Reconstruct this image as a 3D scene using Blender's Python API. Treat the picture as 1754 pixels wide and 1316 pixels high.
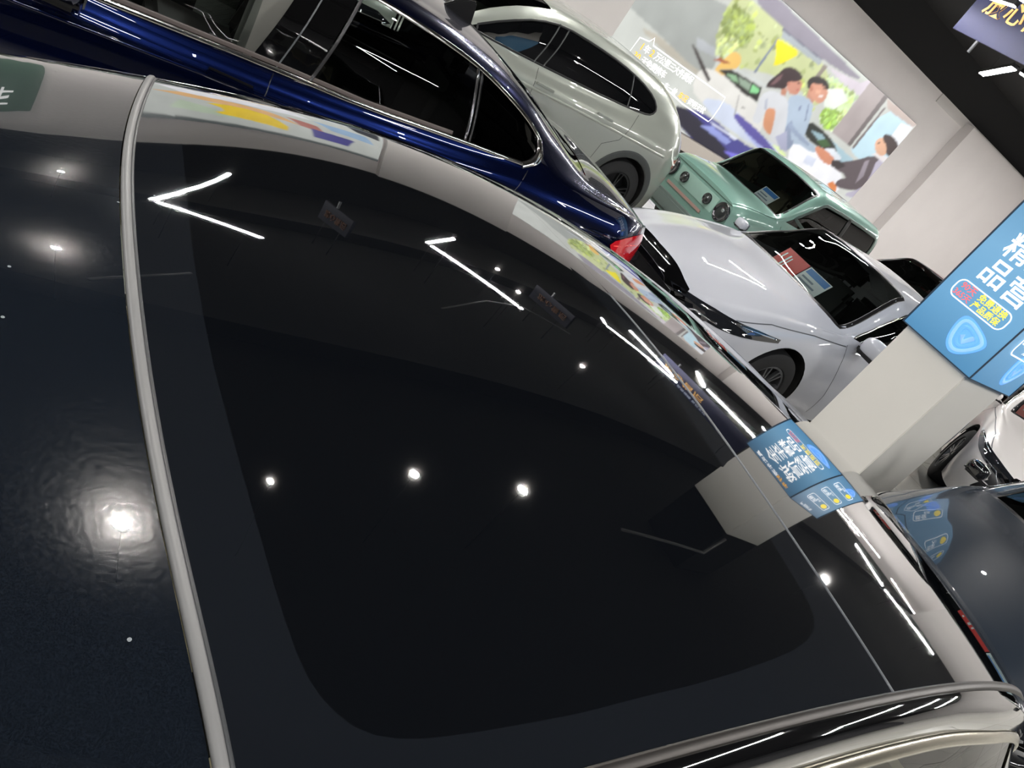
import bpy, bmesh, math
import numpy as np
from mathutils import Vector, Matrix
from mathutils.geometry import delaunay_2d_cdt

for _o in list(bpy.data.objects):
    bpy.data.objects.remove(_o)
SC = bpy.context.scene
COL = SC.collection

# ---------------------------------------------------------------- camera, world, exposure
PITCH, ROLL, YAW = [math.radians(a) for a in (26.2, 36.7, 45.8)]
def _camera_axes():
    c, s = math.cos(PITCH), math.sin(PITCH)
    up = np.array([0, -c, -s]); fw = np.array([0, -s, c]); rt = np.array([1.0, 0, 0])
    cr, sr = math.cos(ROLL), math.sin(ROLL)
    R = np.array([[cr, -sr, 0], [sr, cr, 0], [0, 0, 1]])
    up, fw, rt = R @ up, R @ fw, R @ rt
    xa = math.cos(YAW) * rt + math.sin(YAW) * fw
    ya = -math.sin(YAW) * rt + math.cos(YAW) * fw
    return np.array([xa, ya, up])
M_ = _camera_axes()
cam_d = bpy.data.cameras.new('camera')
cam = bpy.data.objects.new('camera', cam_d)
COL.objects.link(cam)
cam_d.sensor_width = 36
cam_d.lens = 36 * 1322 / 1754
cam_d.clip_start = 0.02
_cm = Matrix.Identity(4)
for r in range(3):
    _cm[r][0] = M_[r][0]; _cm[r][1] = -M_[r][1]; _cm[r][2] = -M_[r][2]
_cm[0][3], _cm[1][3], _cm[2][3] = 0, 0, 2.1
cam.matrix_world = _cm
SC.camera = cam
W = bpy.data.worlds.new('world'); SC.world = W
W.use_nodes = True
W.node_tree.nodes['Background'].inputs[0].default_value = (0.55, 0.6, 0.7, 1)
W.node_tree.nodes['Background'].inputs[1].default_value = 0.02
vs = SC.view_settings
vs.view_transform = 'Standard'; vs.look = 'None'; vs.gamma = 1; vs.use_curve_mapping = False
vs.exposure = 0.52
BAR_POWER = 120.0      # radiance of the ceiling light bars
SPOT_POWER = 1500.0    # radiance of the track spot lamps
SIGN_POWER = 0.75      # radiance scale of backlit pictures and signs

# ---------------------------------------------------------------- helpers
def lin(c):
    return tuple((x / 255 / 12.92) if x / 255 <= 0.04045 else ((x / 255 + 0.055) / 1.055) ** 2.4 for x in c[:3]) + (1,)
MATS = {}
def mat(name, rgb, rough=0.5, metal=0.0, coat=0.0, spec=0.5, emit=0.0, noise=0.0, nscale=8.0, coat_rough=0.01, bump=0.0, coat_ior=1.6, ior=1.5):
    if name in MATS: return MATS[name]
    m = bpy.data.materials.new(name); m.use_nodes = True
    nt = m.node_tree; b = nt.nodes['Principled BSDF']
    c = lin(rgb)
    b.inputs['Base Color'].default_value = c
    b.inputs['Roughness'].default_value = rough
    b.inputs['Metallic'].default_value = metal
    b.inputs['Coat Weight'].default_value = coat
    b.inputs['Coat Roughness'].default_value = coat_rough
    b.inputs['Coat IOR'].default_value = coat_ior
    b.inputs['IOR'].default_value = ior
    b.inputs['Specular IOR Level'].default_value = spec
    if emit:
        b.inputs['Emission Color'].default_value = c
        b.inputs['Emission Strength'].default_value = emit
    tc = nt.nodes.new('ShaderNodeTexCoord')
    nz = nt.nodes.new('ShaderNodeTexNoise'); nz.inputs['Scale'].default_value = nscale
    nz.inputs['Detail'].default_value = 5
    nt.links.new(tc.outputs['Object'], nz.inputs['Vector'])
    if noise:
        mx = nt.nodes.new('ShaderNodeMix'); mx.data_type = 'RGBA'
        mx.inputs[6].default_value = tuple(v * (1 - noise) for v in c[:3]) + (1,)
        mx.inputs[7].default_value = tuple(min(1, v * (1 + noise)) for v in c[:3]) + (1,)
        nt.links.new(nz.outputs['Fac'], mx.inputs[0]); nt.links.new(mx.outputs[2], b.inputs['Base Color'])
    if bump:
        bp = nt.nodes.new('ShaderNodeBump'); bp.inputs['Strength'].default_value = bump; bp.inputs['Distance'].default_value = 0.002
        nt.links.new(nz.outputs['Fac'], bp.inputs['Height']); nt.links.new(bp.outputs['Normal'], b.inputs['Normal'])
    MATS[name] = m
    return m
def paint(name, rgb, metal=0.5, rough=0.35, flake=0.25, spec=0.5, coat=1.0, coat_ior=1.6):
    """metallic car paint: flake speckle under a clear coat"""
    if name in MATS: return MATS[name]
    m = mat(name, rgb, rough=rough, metal=metal, coat=coat, spec=spec, coat_ior=coat_ior)
    nt = m.node_tree; b = nt.nodes['Principled BSDF']
    vo = nt.nodes.new('ShaderNodeTexVoronoi'); vo.inputs['Scale'].default_value = 900
    tc = [n for n in nt.nodes if n.type == 'TEX_COORD'][0]
    nt.links.new(tc.outputs['Object'], vo.inputs['Vector'])
    mx = nt.nodes.new('ShaderNodeMix'); mx.data_type = 'RGBA'
    c = lin(rgb)
    mx.inputs[6].default_value = tuple(v * (1 - flake) for v in c[:3]) + (1,)
    mx.inputs[7].default_value = tuple(min(1, v * (1 + flake)) for v in c[:3]) + (1,)
    nt.links.new(vo.outputs['Distance'], mx.inputs[0])
    nt.links.new(mx.outputs[2], b.inputs['Base Color'])
    return m
def glass(name, tint, through=0.7, rough=0.0, ior=1.5):
    """tinted window glass: tinted transmission plus a mirror-like surface reflection"""
    if name in MATS: return MATS[name]
    m = bpy.data.materials.new(name); m.use_nodes = True
    nt = m.node_tree; nt.nodes.clear()
    o = nt.nodes.new('ShaderNodeOutputMaterial')
    tr = nt.nodes.new('ShaderNodeBsdfTransparent'); tr.inputs[0].default_value = tuple(v * through for v in lin(tint)[:3]) + (1,)
    gl = nt.nodes.new('ShaderNodeBsdfGlossy'); gl.inputs['Roughness'].default_value = rough
    fr = nt.nodes.new('ShaderNodeFresnel'); fr.inputs[0].default_value = ior
    mx = nt.nodes.new('ShaderNodeMixShader')
    nt.links.new(fr.outputs[0], mx.inputs[0]); nt.links.new(tr.outputs[0], mx.inputs[1]); nt.links.new(gl.outputs[0], mx.inputs[2])
    nt.links.new(mx.outputs[0], o.inputs[0])
    MATS[name] = m
    return m
def print_mat(name, power=None):
    """backlit print: colours come from the colour attribute of the flat picture"""
    if name in MATS: return MATS[name]
    m = bpy.data.materials.new(name); m.use_nodes = True
    nt = m.node_tree; b = nt.nodes['Principled BSDF']
    a = nt.nodes.new('ShaderNodeAttribute'); a.attribute_name = 'Col'
    b.inputs['Base Color'].default_value = (0.02, 0.02, 0.02, 1)
    b.inputs['Roughness'].default_value = 0.3
    tc = nt.nodes.new('ShaderNodeTexCoord'); nz = nt.nodes.new('ShaderNodeTexNoise')
    nz.inputs['Scale'].default_value = 3.0; nz.inputs['Detail'].default_value = 6
    nt.links.new(tc.outputs['Object'], nz.inputs['Vector'])
    mr = nt.nodes.new('ShaderNodeMapRange'); mr.inputs[3].default_value = 0.95; mr.inputs[4].default_value = 1.05
    nt.links.new(nz.outputs['Fac'], mr.inputs[0])
    mx = nt.nodes.new('ShaderNodeVectorMath'); mx.operation = 'SCALE'
    nt.links.new(a.outputs['Color'], mx.inputs[0]); nt.links.new(mr.outputs[0], mx.inputs['Scale'])
    nt.links.new(mx.outputs[0], b.inputs['Emission Color'])
    b.inputs['Emission Strength'].default_value = SIGN_POWER if power is None else power
    MATS[name] = m
    return m

def props(o, label=None, cat=None, group=None, kind=None):
    if label: o['label'] = label
    if cat: o['category'] = cat
    if group: o['group'] = group
    if kind: o['kind'] = kind
    return o
def thing(name, label, cat, loc=(0, 0, 0), rz=0, group=None):
    o = bpy.data.objects.new(name, None); COL.objects.link(o)
    o.location = loc; o.rotation_euler = (0, 0, math.radians(rz))
    o.empty_display_size = 0.2
    return props(o, label, cat, group)
def mesh_obj(name, verts, faces, m, parent=None, normals=None, smooth=False, label=None):
    me = bpy.data.meshes.new(name)
    me.from_pydata([tuple(map(float, v)) for v in verts], [], [tuple(map(int, f)) for f in faces])
    me.update()
    if m: me.materials.append(m)
    if smooth or normals is not None: me.shade_smooth()
    if normals is not None: me.normals_split_custom_set_from_vertices([tuple(map(float, n)) for n in normals])
    o = bpy.data.objects.new(name, me); COL.objects.link(o)
    if parent: o.parent = parent
    if label: o['label'] = label
    return o
def bm_obj(name, bm, m, parent=None, smooth=False, label=None, auto=None):
    me = bpy.data.meshes.new(name); bm.normal_update(); bm.to_mesh(me); bm.free()
    if m: me.materials.append(m)
    if smooth: me.shade_smooth()
    if auto: me.shade_smooth(); me.set_sharp_from_angle(angle=math.radians(auto))
    o = bpy.data.objects.new(name, me); COL.objects.link(o)
    if parent: o.parent = parent
    if label: o['label'] = label
    return o
def add_box(bm, x0, x1, y0, y1, z0, z1, bevel=0.0, mtx=None):
    r = bmesh.ops.create_cube(bm, size=1)
    vv = r['verts']
    for v in vv:
        v.co = Vector(((x0 + x1) / 2 + v.co.x * (x1 - x0), (y0 + y1) / 2 + v.co.y * (y1 - y0), (z0 + z1) / 2 + v.co.z * (z1 - z0)))
    if bevel:
        es = {e for v in vv for e in v.link_edges}
        r2 = bmesh.ops.bevel(bm, geom=list(es), offset=bevel, segments=2, affect='EDGES')
        vv = list({v for f in r2['faces'] for v in f.verts} | {v for v in vv if v.is_valid})
    if mtx is not None:
        bmesh.ops.transform(bm, matrix=mtx, verts=[v for v in vv if v.is_valid])
def box(name, x0, x1, y0, y1, z0, z1, m, parent=None, bevel=0.0, label=None, mtx=None):
    bm = bmesh.new(); add_box(bm, x0, x1, y0, y1, z0, z1, bevel, mtx)
    return bm_obj(name, bm, m, parent, auto=40 if bevel else None, label=label)
def tube(name, pts, r, m, parent=None, seg=8, label=None):
    pts = [Vector(p) for p in pts]; vs_, fs = [], []
    for i, p in enumerate(pts):
        d = (pts[min(i + 1, len(pts) - 1)] - pts[max(i - 1, 0)]).normalized()
        a = d.cross(Vector((0, 0, 1)));
        if a.length < 1e-3: a = d.cross(Vector((0, 1, 0)))
        a.normalize(); b = d.cross(a)
        for k in range(seg):
            t = 2 * math.pi * k / seg
            vs_.append(p + (a * math.cos(t) + b * math.sin(t)) * r)
    for i in range(len(pts) - 1):
        for k in range(seg):
            fs.append((i * seg + k, i * seg + (k + 1) % seg, (i + 1) * seg + (k + 1) % seg, (i + 1) * seg + k))
    fs.append(tuple(range(seg))[::-1]); fs.append(tuple((len(pts) - 1) * seg + k for k in range(seg)))
    return mesh_obj(name, vs_, fs, m, parent, smooth=True, label=label)
def ellipsoid(name, loc, rad, m, parent=None, cut=None, power=2.6, label=None, rz=0):
    """rounded superellipsoid shell, optionally cut flat on +x side"""
    vs_, fs = [], []
    nu, nv = 20, 12
    def sp(v, e): return math.copysign(abs(v) ** e, v)
    e = 2 / power
    R = Matrix.Rotation(math.radians(rz), 3, 'Z')
    for i in range(nv + 1):
        ph = -math.pi / 2 + math.pi * i / nv
        for j in range(nu):
            th = 2 * math.pi * j / nu
            x = sp(math.cos(ph), e) * sp(math.cos(th), e); y = sp(math.cos(ph), e) * sp(math.sin(th), e); z = sp(math.sin(ph), e)
            if cut is not None and x > cut: x = cut
            vs_.append(R @ Vector((x * rad[0], y * rad[1], z * rad[2])) + Vector(loc))
    for i in range(nv):
        for j in range(nu):
            fs.append((i * nu + j, i * nu + (j + 1) % nu, (i + 1) * nu + (j + 1) % nu, (i + 1) * nu + j))
    return mesh_obj(name, vs_, fs, m, parent, smooth=True, label=label)
_tc = {}
def text(name, body, size, m, mtx, parent=None, extrude=0.0, align='LEFT', spacing=1.0, label=None):
    cu = bpy.data.curves.new('t', 'FONT'); cu.body = body; cu.size = size; cu.extrude = extrude
    cu.align_x = align; cu.align_y = 'CENTER'; cu.space_character = spacing; cu.resolution_u = 2
    cu.offset = size * 0.012
    to = bpy.data.objects.new('t', cu); COL.objects.link(to)
    dg = bpy.context.evaluated_depsgraph_get(); dg.update()
    me = bpy.data.meshes.new_from_object(to.evaluated_get(dg))
    bpy.data.objects.remove(to); bpy.data.curves.remove(cu)
    me.name = name; me.materials.clear(); me.materials.append(m)
    me.transform(mtx)
    o = bpy.data.objects.new(name, me); COL.objects.link(o)
    if parent: o.parent = parent
    if label: o['label'] = label
    return o
def frame_matrix(origin, right, up):
    r = Vector(right).normalized(); u = Vector(up).normalized(); n = r.cross(u)
    mt = Matrix.Identity(4)
    for i in range(3):
        mt[i][0] = r[i]; mt[i][1] = u[i]; mt[i][2] = n[i]; mt[i][3] = origin[i]
    return mt

# ---------------------------------------------------------------- curved-surface tools
def pchip(knots):
    k = sorted(knots); X = np.array([a for a, _ in k], float); Y = np.array([b for _, b in k], float)
    h = np.diff(X); d = np.diff(Y) / h
    m = np.zeros(len(X)); m[0] = d[0]; m[-1] = d[-1]
    for i in range(1, len(X) - 1):
        if d[i - 1] * d[i] > 0:
            w1 = 2 * h[i] + h[i - 1]; w2 = h[i] + 2 * h[i - 1]
            m[i] = (w1 + w2) / (w1 / d[i - 1] + w2 / d[i])
    def f(x):
        x = np.clip(np.asarray(x, float), X[0], X[-1])
        i = np.clip(np.searchsorted(X, x) - 1, 0, len(h) - 1)
        t = (x - X[i]) / h[i]; hh = h[i]
        return ((1 + 2 * t) * (1 - t) ** 2 * Y[i] + t * (1 - t) ** 2 * hh * m[i] + t * t * (3 - 2 * t) * Y[i + 1] + t * t * (t - 1) * hh * m[i + 1])
    return f
def in_poly(P, poly):
    poly = np.asarray(poly, float); x, y = P[:, 0], P[:, 1]
    r = np.zeros(len(P), bool); j = len(poly) - 1
    for i in range(len(poly)):
        xi, yi = poly[i]; xj, yj = poly[j]
        if yi != yj:
            r ^= ((yi > y) != (yj > y)) & (x < (xj - xi) * (y - yi) / (yj - yi) + xi)
        j = i
    return r
def densify(poly, step, closed=True):
    out = []; n = len(poly)
    for i in range(n if closed else n - 1):
        a = np.array(poly[i], float); b = np.array(poly[(i + 1) % n], float)
        k = max(1, int(math.ceil(np.linalg.norm(b - a) / step)))
        for j in range(k): out.append(a + (b - a) * j / k)
    if not closed: out.append(np.array(poly[-1], float))
    return out
def smooth_poly(poly, it=2):
    """Chaikin corner rounding of a closed outline"""
    p = [np.array(a, float) for a in poly]
    for _ in range(it):
        q = []
        for i in range(len(p)):
            a, b = p[i], p[(i + 1) % len(p)]
            q += [a * .75 + b * .25, a * .25 + b * .75]
        p = q
    return p
def smooth_line(poly, it=2):
    p = [np.array(a, float) for a in poly]
    for _ in range(it):
        q = [p[0]]
        for i in range(len(p) - 1):
            a, b = p[i], p[i + 1]
            q += [a * .75 + b * .25, a * .25 + b * .75]
        q.append(p[-1]); p = q
    return p
def cdt(outer, holes, sx, sy, vscale=1.0):
    """triangulate outline minus holes in the parameter plane with inner points on a regular grid"""
    outer = np.array(outer, float); holes = [np.array(h, float) for h in holes]
    S = np.array([1.0, vscale])
    x0, y0 = outer.min(0); x1, y1 = outer.max(0)
    gx = np.arange(math.ceil(x0 / sx) * sx, x1, sx); gy = np.arange(math.ceil(y0 / sy) * sy, y1, sy)
    G = np.array([(a, b) for a in gx for b in gy]) if len(gx) and len(gy) else np.zeros((0, 2))
    pts = [o for o in outer]; edges = []
    def ring(n, base): return [(base + i, base + (i + 1) % n) for i in range(n)]
    edges += ring(len(outer), 0)
    for h in holes:
        edges += ring(len(h), len(pts)); pts += [q for q in h]
    B = np.array(pts)
    if len(G):
        ok = in_poly(G, outer)
        for h in holes: ok &= ~in_poly(G, h)
        G = G[ok]
        if len(G):
            dmin = np.full(len(G), 9e9)
            for i in range(0, len(B), 200):
                dd = (G[:, None, :] - B[None, i:i + 200, :]) * S
                dmin = np.minimum(dmin, np.sqrt((dd ** 2).sum(2)).min(1))
            G = G[dmin > 0.3 * min(sx, sy * vscale)]
    A = np.vstack([B, G]) if len(G) else B
    res = delaunay_2d_cdt([Vector((float(p[0]), float(p[1] * vscale))) for p in A], edges, [], 0, 1e-6)
    V = np.array([(v.x, v.y / vscale) for v in res[0]])
    F = [tuple(f) for f in res[2]]
    C = np.array([V[list(f)].mean(0) for f in F])
    ok = in_poly(C, outer)
    for h in holes: ok &= ~in_poly(C, h)
    return V, [f for f, k in zip(F, ok) if k]
def orient(V3, F, N3):
    out = []
    for f in F:
        a, b, c = V3[f[0]], V3[f[1]], V3[f[2]]
        n = np.cross(b - a, c - a)
        if n @ N3[f[0]] < 0: f = f[::-1]
        out.append(f)
    return out
def ribbon(name, P, N, w, h, m, parent=None, closed=False, base=0.0, label=None, taper=False):
    """raised strip of half-width w and height h that follows points P with surface normals N"""
    P = np.array(P, float); N = np.array(N, float); n = len(P)
    vs_, fs, ns = [], [], []
    for i in range(n):
        a = P[(i - 1) % n] if closed else P[max(i - 1, 0)]
        b = P[(i + 1) % n] if closed else P[min(i + 1, n - 1)]
        t = (b - a) / (np.linalg.norm(b - a) + 1e-12); s = np.cross(t, N[i]); s /= np.linalg.norm(s) + 1e-12
        ww = w
        if taper: ww = w * (0.25 + 0.75 * math.sin(math.pi * min(max(i / (n - 1), .0), 1)))
        for (u, v) in ((-1, base), (-1, h * .55), (-.6, h), (.6, h), (1, h * .55), (1, base)):
            vs_.append(P[i] + s * ww * u + N[i] * v)
    k = 6
    for i in range(n if closed else n - 1):
        j = (i + 1) % n
        for q in range(k - 1):
            fs.append((i * k + q, i * k + q + 1, j * k + q + 1, j * k + q))
    if not closed:
        fs.append(tuple(range(k))); fs.append(tuple((n - 1) * k + q for q in range(k))[::-1])
    return mesh_obj(name, vs_, fs, m, parent, smooth=True, label=label)
# ---------------------------------------------------------------- car bodies
class CarShape:
    """body surface S(x, v): x along the car, v = 0..16 across it (0 sill, 4 belt line, 6 roof edge, 8 centre line)"""
    def __init__(s, ch, xr, xf, rf=(0.5, 0.30, 2.4), rr=(0.4, 0.22, 2.4), sill=0.22):
        s.ch = {k: pchip(v) for k, v in ch.items()}; s.xr, s.xf, s.rf, s.rr, s.sill = xr, xf, rf, rr, sill
    def pts(s, x):
        x = np.asarray(x, float); g = lambda k: s.ch[k](x)
        e = 1 - s.rf[1] * np.clip((x - (s.xf - s.rf[0])) / s.rf[0], 0, 1) ** s.rf[2]
        e = e * (1 - s.rr[1] * np.clip(((s.xr + s.rr[0]) - x) / s.rr[0], 0, 1) ** s.rr[2])
        w2, w3, w4, w6 = g('w2') * e, g('w3') * e, g('w4') * e, g('w6') * (1 - (1 - e) * .7)
        z3, z4, z6, z8 = g('z3'), g('z4'), g('z6'), g('z8')
        Y = [w2 * .96, w2 * .995, w2, w3, w4, (w4 + w6) / 2 + .10 * np.clip(z6 - z4, 0, .5), w6, w6 * .58, w6 * 0]
        Z = [s.sill + 0 * x, s.sill + (z3 - s.sill) * .28, s.sill + (z3 - s.sill) * .62, z3, z4, (z4 + z6) / 2 + .02 * np.clip(z6 - z4, 0, .5), z6, z6 + (z8 - z6) * .78, z8]
        return Y, Z
    def S(s, xv):
        xv = np.asarray(xv, float); x, v = xv[:, 0], xv[:, 1]
        sg = np.where(v > 8, -1.0, 1.0); v = np.where(v > 8, 16 - v, v)
        Y, Z = s.pts(x)
        Y = np.array([2 * Y[0] - Y[1]] + Y + [-Y[7]]); Z = np.array([2 * Z[0] - Z[1]] + Z + [Z[7]])
        i = np.clip(np.floor(v).astype(int), 0, 7); t = v - i; k = np.arange(len(x))
        def cr(A):
            a, b, c, d = A[i, k], A[i + 1, k], A[i + 2, k], A[i + 3, k]
            return .5 * (2 * b + (c - a) * t + (2 * a - 5 * b + 4 * c - d) * t * t + (3 * b - a - 3 * c + d) * t ** 3)
        return np.stack([x, sg * np.maximum(cr(Y), 0), cr(Z)], 1)
    def N(s, xv):
        xv = np.asarray(xv, float); e = 1e-3
        a = np.array(xv); a[:, 0] = np.clip(a[:, 0] + e, s.xr, s.xf); b = np.array(xv); b[:, 0] = np.clip(b[:, 0] - e, s.xr, s.xf)
        dx = s.S(a) - s.S(b)
        a = np.array(xv); a[:, 1] = np.clip(a[:, 1] + e, 0, 16); b = np.array(xv); b[:, 1] = np.clip(b[:, 1] - e, 0, 16)
        near = (np.abs(xv[:, 1] - 8) < 2e-3)
        dv = s.S(a) - s.S(b); dv[near] = np.array([0, -1, 0])
        n = np.cross(dx, dv); n /= np.linalg.norm(n, axis=1)[:, None] + 1e-12
        flip = np.sign(n[:, 1] * np.where(xv[:, 1] > 8, -1, 1) + n[:, 2]); flip[flip == 0] = 1
        return n * flip[:, None]
    def v_at(s, x, z, lo=0.0, hi=6.8, side=1):
        """section parameter where the side of the car reaches height z"""
        x = np.asarray(x, float); z = np.asarray(z, float); a = np.full(x.shape, lo); b = np.full(x.shape, hi)
        for _ in range(28):
            m = (a + b) / 2; zz = s.S(np.stack([x, m], 1))[:, 2]
            up = zz < z; a = np.where(up, m, a); b = np.where(up, b, m)
        m = (a + b) / 2
        return m if side > 0 else 16 - m
    def side(s, pts, side=1, step=0.05):
        d = np.array(densify(pts, step)); return np.stack([d[:, 0], s.v_at(d[:, 0], d[:, 1], side=side)], 1)
    def side_line(s, pts, side=1, step=0.05):
        d = np.array(densify(pts, step, False)); return np.stack([d[:, 0], s.v_at(d[:, 0], d[:, 1], side=side)], 1)
def patch(shape, name, outline, m, parent, holes=(), off=0.0, sx=0.07, sy=0.25, label=None):
    V, F = cdt(outline, holes, sx, sy, 0.3)
    P = shape.S(V); N = shape.N(V); P = P + N * off
    return mesh_obj(name, P, orient(P, F, N), m, parent, normals=N, label=label)
def strip(shape, name, line, w, h, m, parent, closed=False, label=None, base=-.002):
    line = np.array(line, float)
    return ribbon(name, shape.S(line), shape.N(line), w, h, m, parent, closed, base=base, label=label)
def circle(cx, cz, r, a0=0, a1=360, n=28):
    return [(cx + r * math.cos(math.radians(a0 + (a1 - a0) * i / n)), cz + r * math.sin(math.radians(a0 + (a1 - a0) * i / n))) for i in range(n if a1 - a0 >= 360 else n + 1)]
def arch_outline(cx, cz, r, sill):
    a = circle(cx, cz, r, -25, 205, 26)
    return [(x, max(z, sill + .005)) for x, z in a]
def wheel(parent, x, y, z, r, width, side, style='spoke', spokes=5, rim_mat=None):
    """tyre with rim and spokes; side = +1 or -1 is the outer face direction in y"""
    prof = [(.62, .32), (.66, .5), (.90, .5), (.98, .42), (1.0, .25), (1.0, -.25), (.98, -.42), (.90, -.5), (.62, -.5)]
    n = 36; vs_, fs = [], []
    for i in range(n):
        t = 2 * math.pi * i / n
        for (pr, pw) in prof:
            vs_.append((x + r * pr * math.cos(t), y + side * pw * width, z + r * pr * math.sin(t)))
    k = len(prof)
    for i in range(n):
        for q in range(k - 1): fs.append((i * k + q, i * k + q + 1, ((i + 1) % n) * k + q + 1, ((i + 1) % n) * k + q))
    ty = mesh_obj('wheel', vs_, fs, mat('tyre_rubber', (24, 25, 27), .75), parent, smooth=True)
    ty.data.set_sharp_from_angle(angle=math.radians(40))
    bm = bmesh.new(); rr = r * .64
    yo = y + side * width * .36
    def ring(r0, r1, ya, yb, seg=36):
        for i in range(seg):
            a, b = 2 * math.pi * i / seg, 2 * math.pi * (i + 1) / seg
            q = [bm.verts.new((x + rq * math.cos(t), yq, z + rq * math.sin(t))) for rq, yq, t in ((r0, ya, a), (r1, yb, a), (r1, yb, b), (r0, ya, b))]
            bm.faces.new(q)
    ring(rr, rr * .92, yo + side * .02, yo + side * .02); ring(rr * .92, rr * .88, yo + side * .02, yo - side * .10); ring(0.001, rr * .22, yo, yo)
    ring(rr * .22, rr * .24, yo, yo - side * .05)
    for i in range(spokes):
        for dd in ((-.13, .13) if style == 'spoke' else (0,)):
            t = 2 * math.pi * i / spokes + .3
            d = Vector((math.cos(t + dd), 0, math.sin(t + dd))); pp = Vector((-d.z, 0, d.x))
            c = Vector((x, yo, z)); w0, w1 = rr * .05, rr * .035
            a0 = c + d * rr * .15; a1 = c + d * rr * .94 + Vector((0, side * .012, 0))
            q = [a0 - pp * w0, a0 + pp * w0, a1 + pp * w1, a1 - pp * w1]
            f = [bm.verts.new(p + Vector((0, side * .012, 0))) for p in q]; g = [bm.verts.new(p - Vector((0, side * .02, 0))) for p in q]
            bm.faces.new(f); bm.faces.new(g[::-1])
            for a in range(4): bm.faces.new((f[a], f[(a + 1) % 4], g[(a + 1) % 4], g[a]))
    bmesh.ops.recalc_face_normals(bm, faces=bm.faces)
    bm_obj('rim', bm, rim_mat or mat('rim_silver', (150, 152, 155), .3, .9), ty)
    bm = bmesh.new()
    r_ = bmesh.ops.create_circle(bm, cap_ends=True, radius=rr * .9, segments=28)
    bmesh.ops.transform(bm, matrix=Matrix.Translation((x, yo - side * .09, z)) @ Matrix.Rotation(math.pi / 2, 4, 'X'), verts=bm.verts)
    bm_obj('brake_disc', bm, mat('brake_dark', (30, 31, 33), .5, .5), ty)
    return ty
def seat(parent, x, y, z, m, w=.5, hr=True, lean=12):
    """car seat facing +x: cushion, back with side bolsters and head restraint"""
    bm = bmesh.new()
    add_box(bm, x - .02, x + .5, y - w / 2, y + w / 2, z, z + .16, .05)
    R = Matrix.Translation((x, y, z + .1)) @ Matrix.Rotation(math.radians(-lean), 4, 'Y')
    add_box(bm, -.13, 0, -w / 2 + .05, w / 2 - .05, 0, .6, .05, R)
    for s in (-1, 1): add_box(bm, -.13, .06, s * (w / 2 - .04) - .05, s * (w / 2 - .04) + .05, .02, .5, .045, R)
    o = bm_obj('seat', bm, m, parent, auto=50)
    if hr:
        bm = bmesh.new(); add_box(bm, -.12, -.01, -.14, .14, .63, .83, .045, R)
        add_box(bm, -.075, -.06, -.07, -.055, .55, .66, 0, R); add_box(bm, -.075, -.06, .055, .07, .55, .66, 0, R)
        bm_obj('headrest', bm, m, o, auto=50)
    return o
def mirror(parent, x, y, z, side, m, s=1.0, housing=None):
    h = ellipsoid('mirror', (x, y + side * .10 * s, z), (.085 * s, .125 * s, .085 * s), m, parent, cut=None, power=2.8, rz=side * 8)
    box('mirror_foot', x - .03, x + .03, min(y - side * .06, y + side * .05), max(y - side * .06, y + side * .05), z - .085 * s, z - .05 * s, mat('trim_black', (18, 18, 20), .35), h, .01)
    bm = bmesh.new()
    add_box(bm, x - .088 * s, x - .08 * s, y + side * .10 * s - .10 * s, y + side * .10 * s + .10 * s, z - .06 * s, z + .06 * s, .004)
    bm_obj('mirror_glass', bm, mat('mirror_glass', (200, 205, 210), .02, 1), h)
    bm = bmesh.new()
    add_box(bm, x - .07 * s, x + .078 * s, y + side * .10 * s - .115 * s, y + side * .10 * s + .115 * s, z - .088 * s, z - .035 * s, .02)
    bm_obj('mirror_base', bm, mat('trim_black', (18, 18, 20), .35), h)
    return h
def cap(shape, name, x, parent, m, off=0.0):
    v = np.linspace(0, 16, 65); P = shape.S(np.stack([np.full(65, x), v], 1)); P[:, 0] += off
    c = P.mean(0); vs_ = list(P) + [c]
    fs = [(i, i + 1, 65) for i in range(64)] + [(64, 0, 65)]
    if x < 0: fs = [f[::-1] for f in fs]
    return mesh_obj(name, vs_, fs, m, parent)
def flat_patch(name, pts, x, thick, m, parent, bevel=0.0, label=None):
    """plate facing +x with a (y, z) outline"""
    bm = bmesh.new(); vs_ = [bm.verts.new((x, p[0], p[1])) for p in pts]
    f = bm.faces.new(vs_); r = bmesh.ops.extrude_face_region(bm, geom=[f])
    for v in r['geom']:
        if isinstance(v, bmesh.types.BMVert): v.co.x += thick
    bmesh.ops.recalc_face_normals(bm, faces=bm.faces)
    return bm_obj(name, bm, m, parent, auto=30, label=label)
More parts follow.
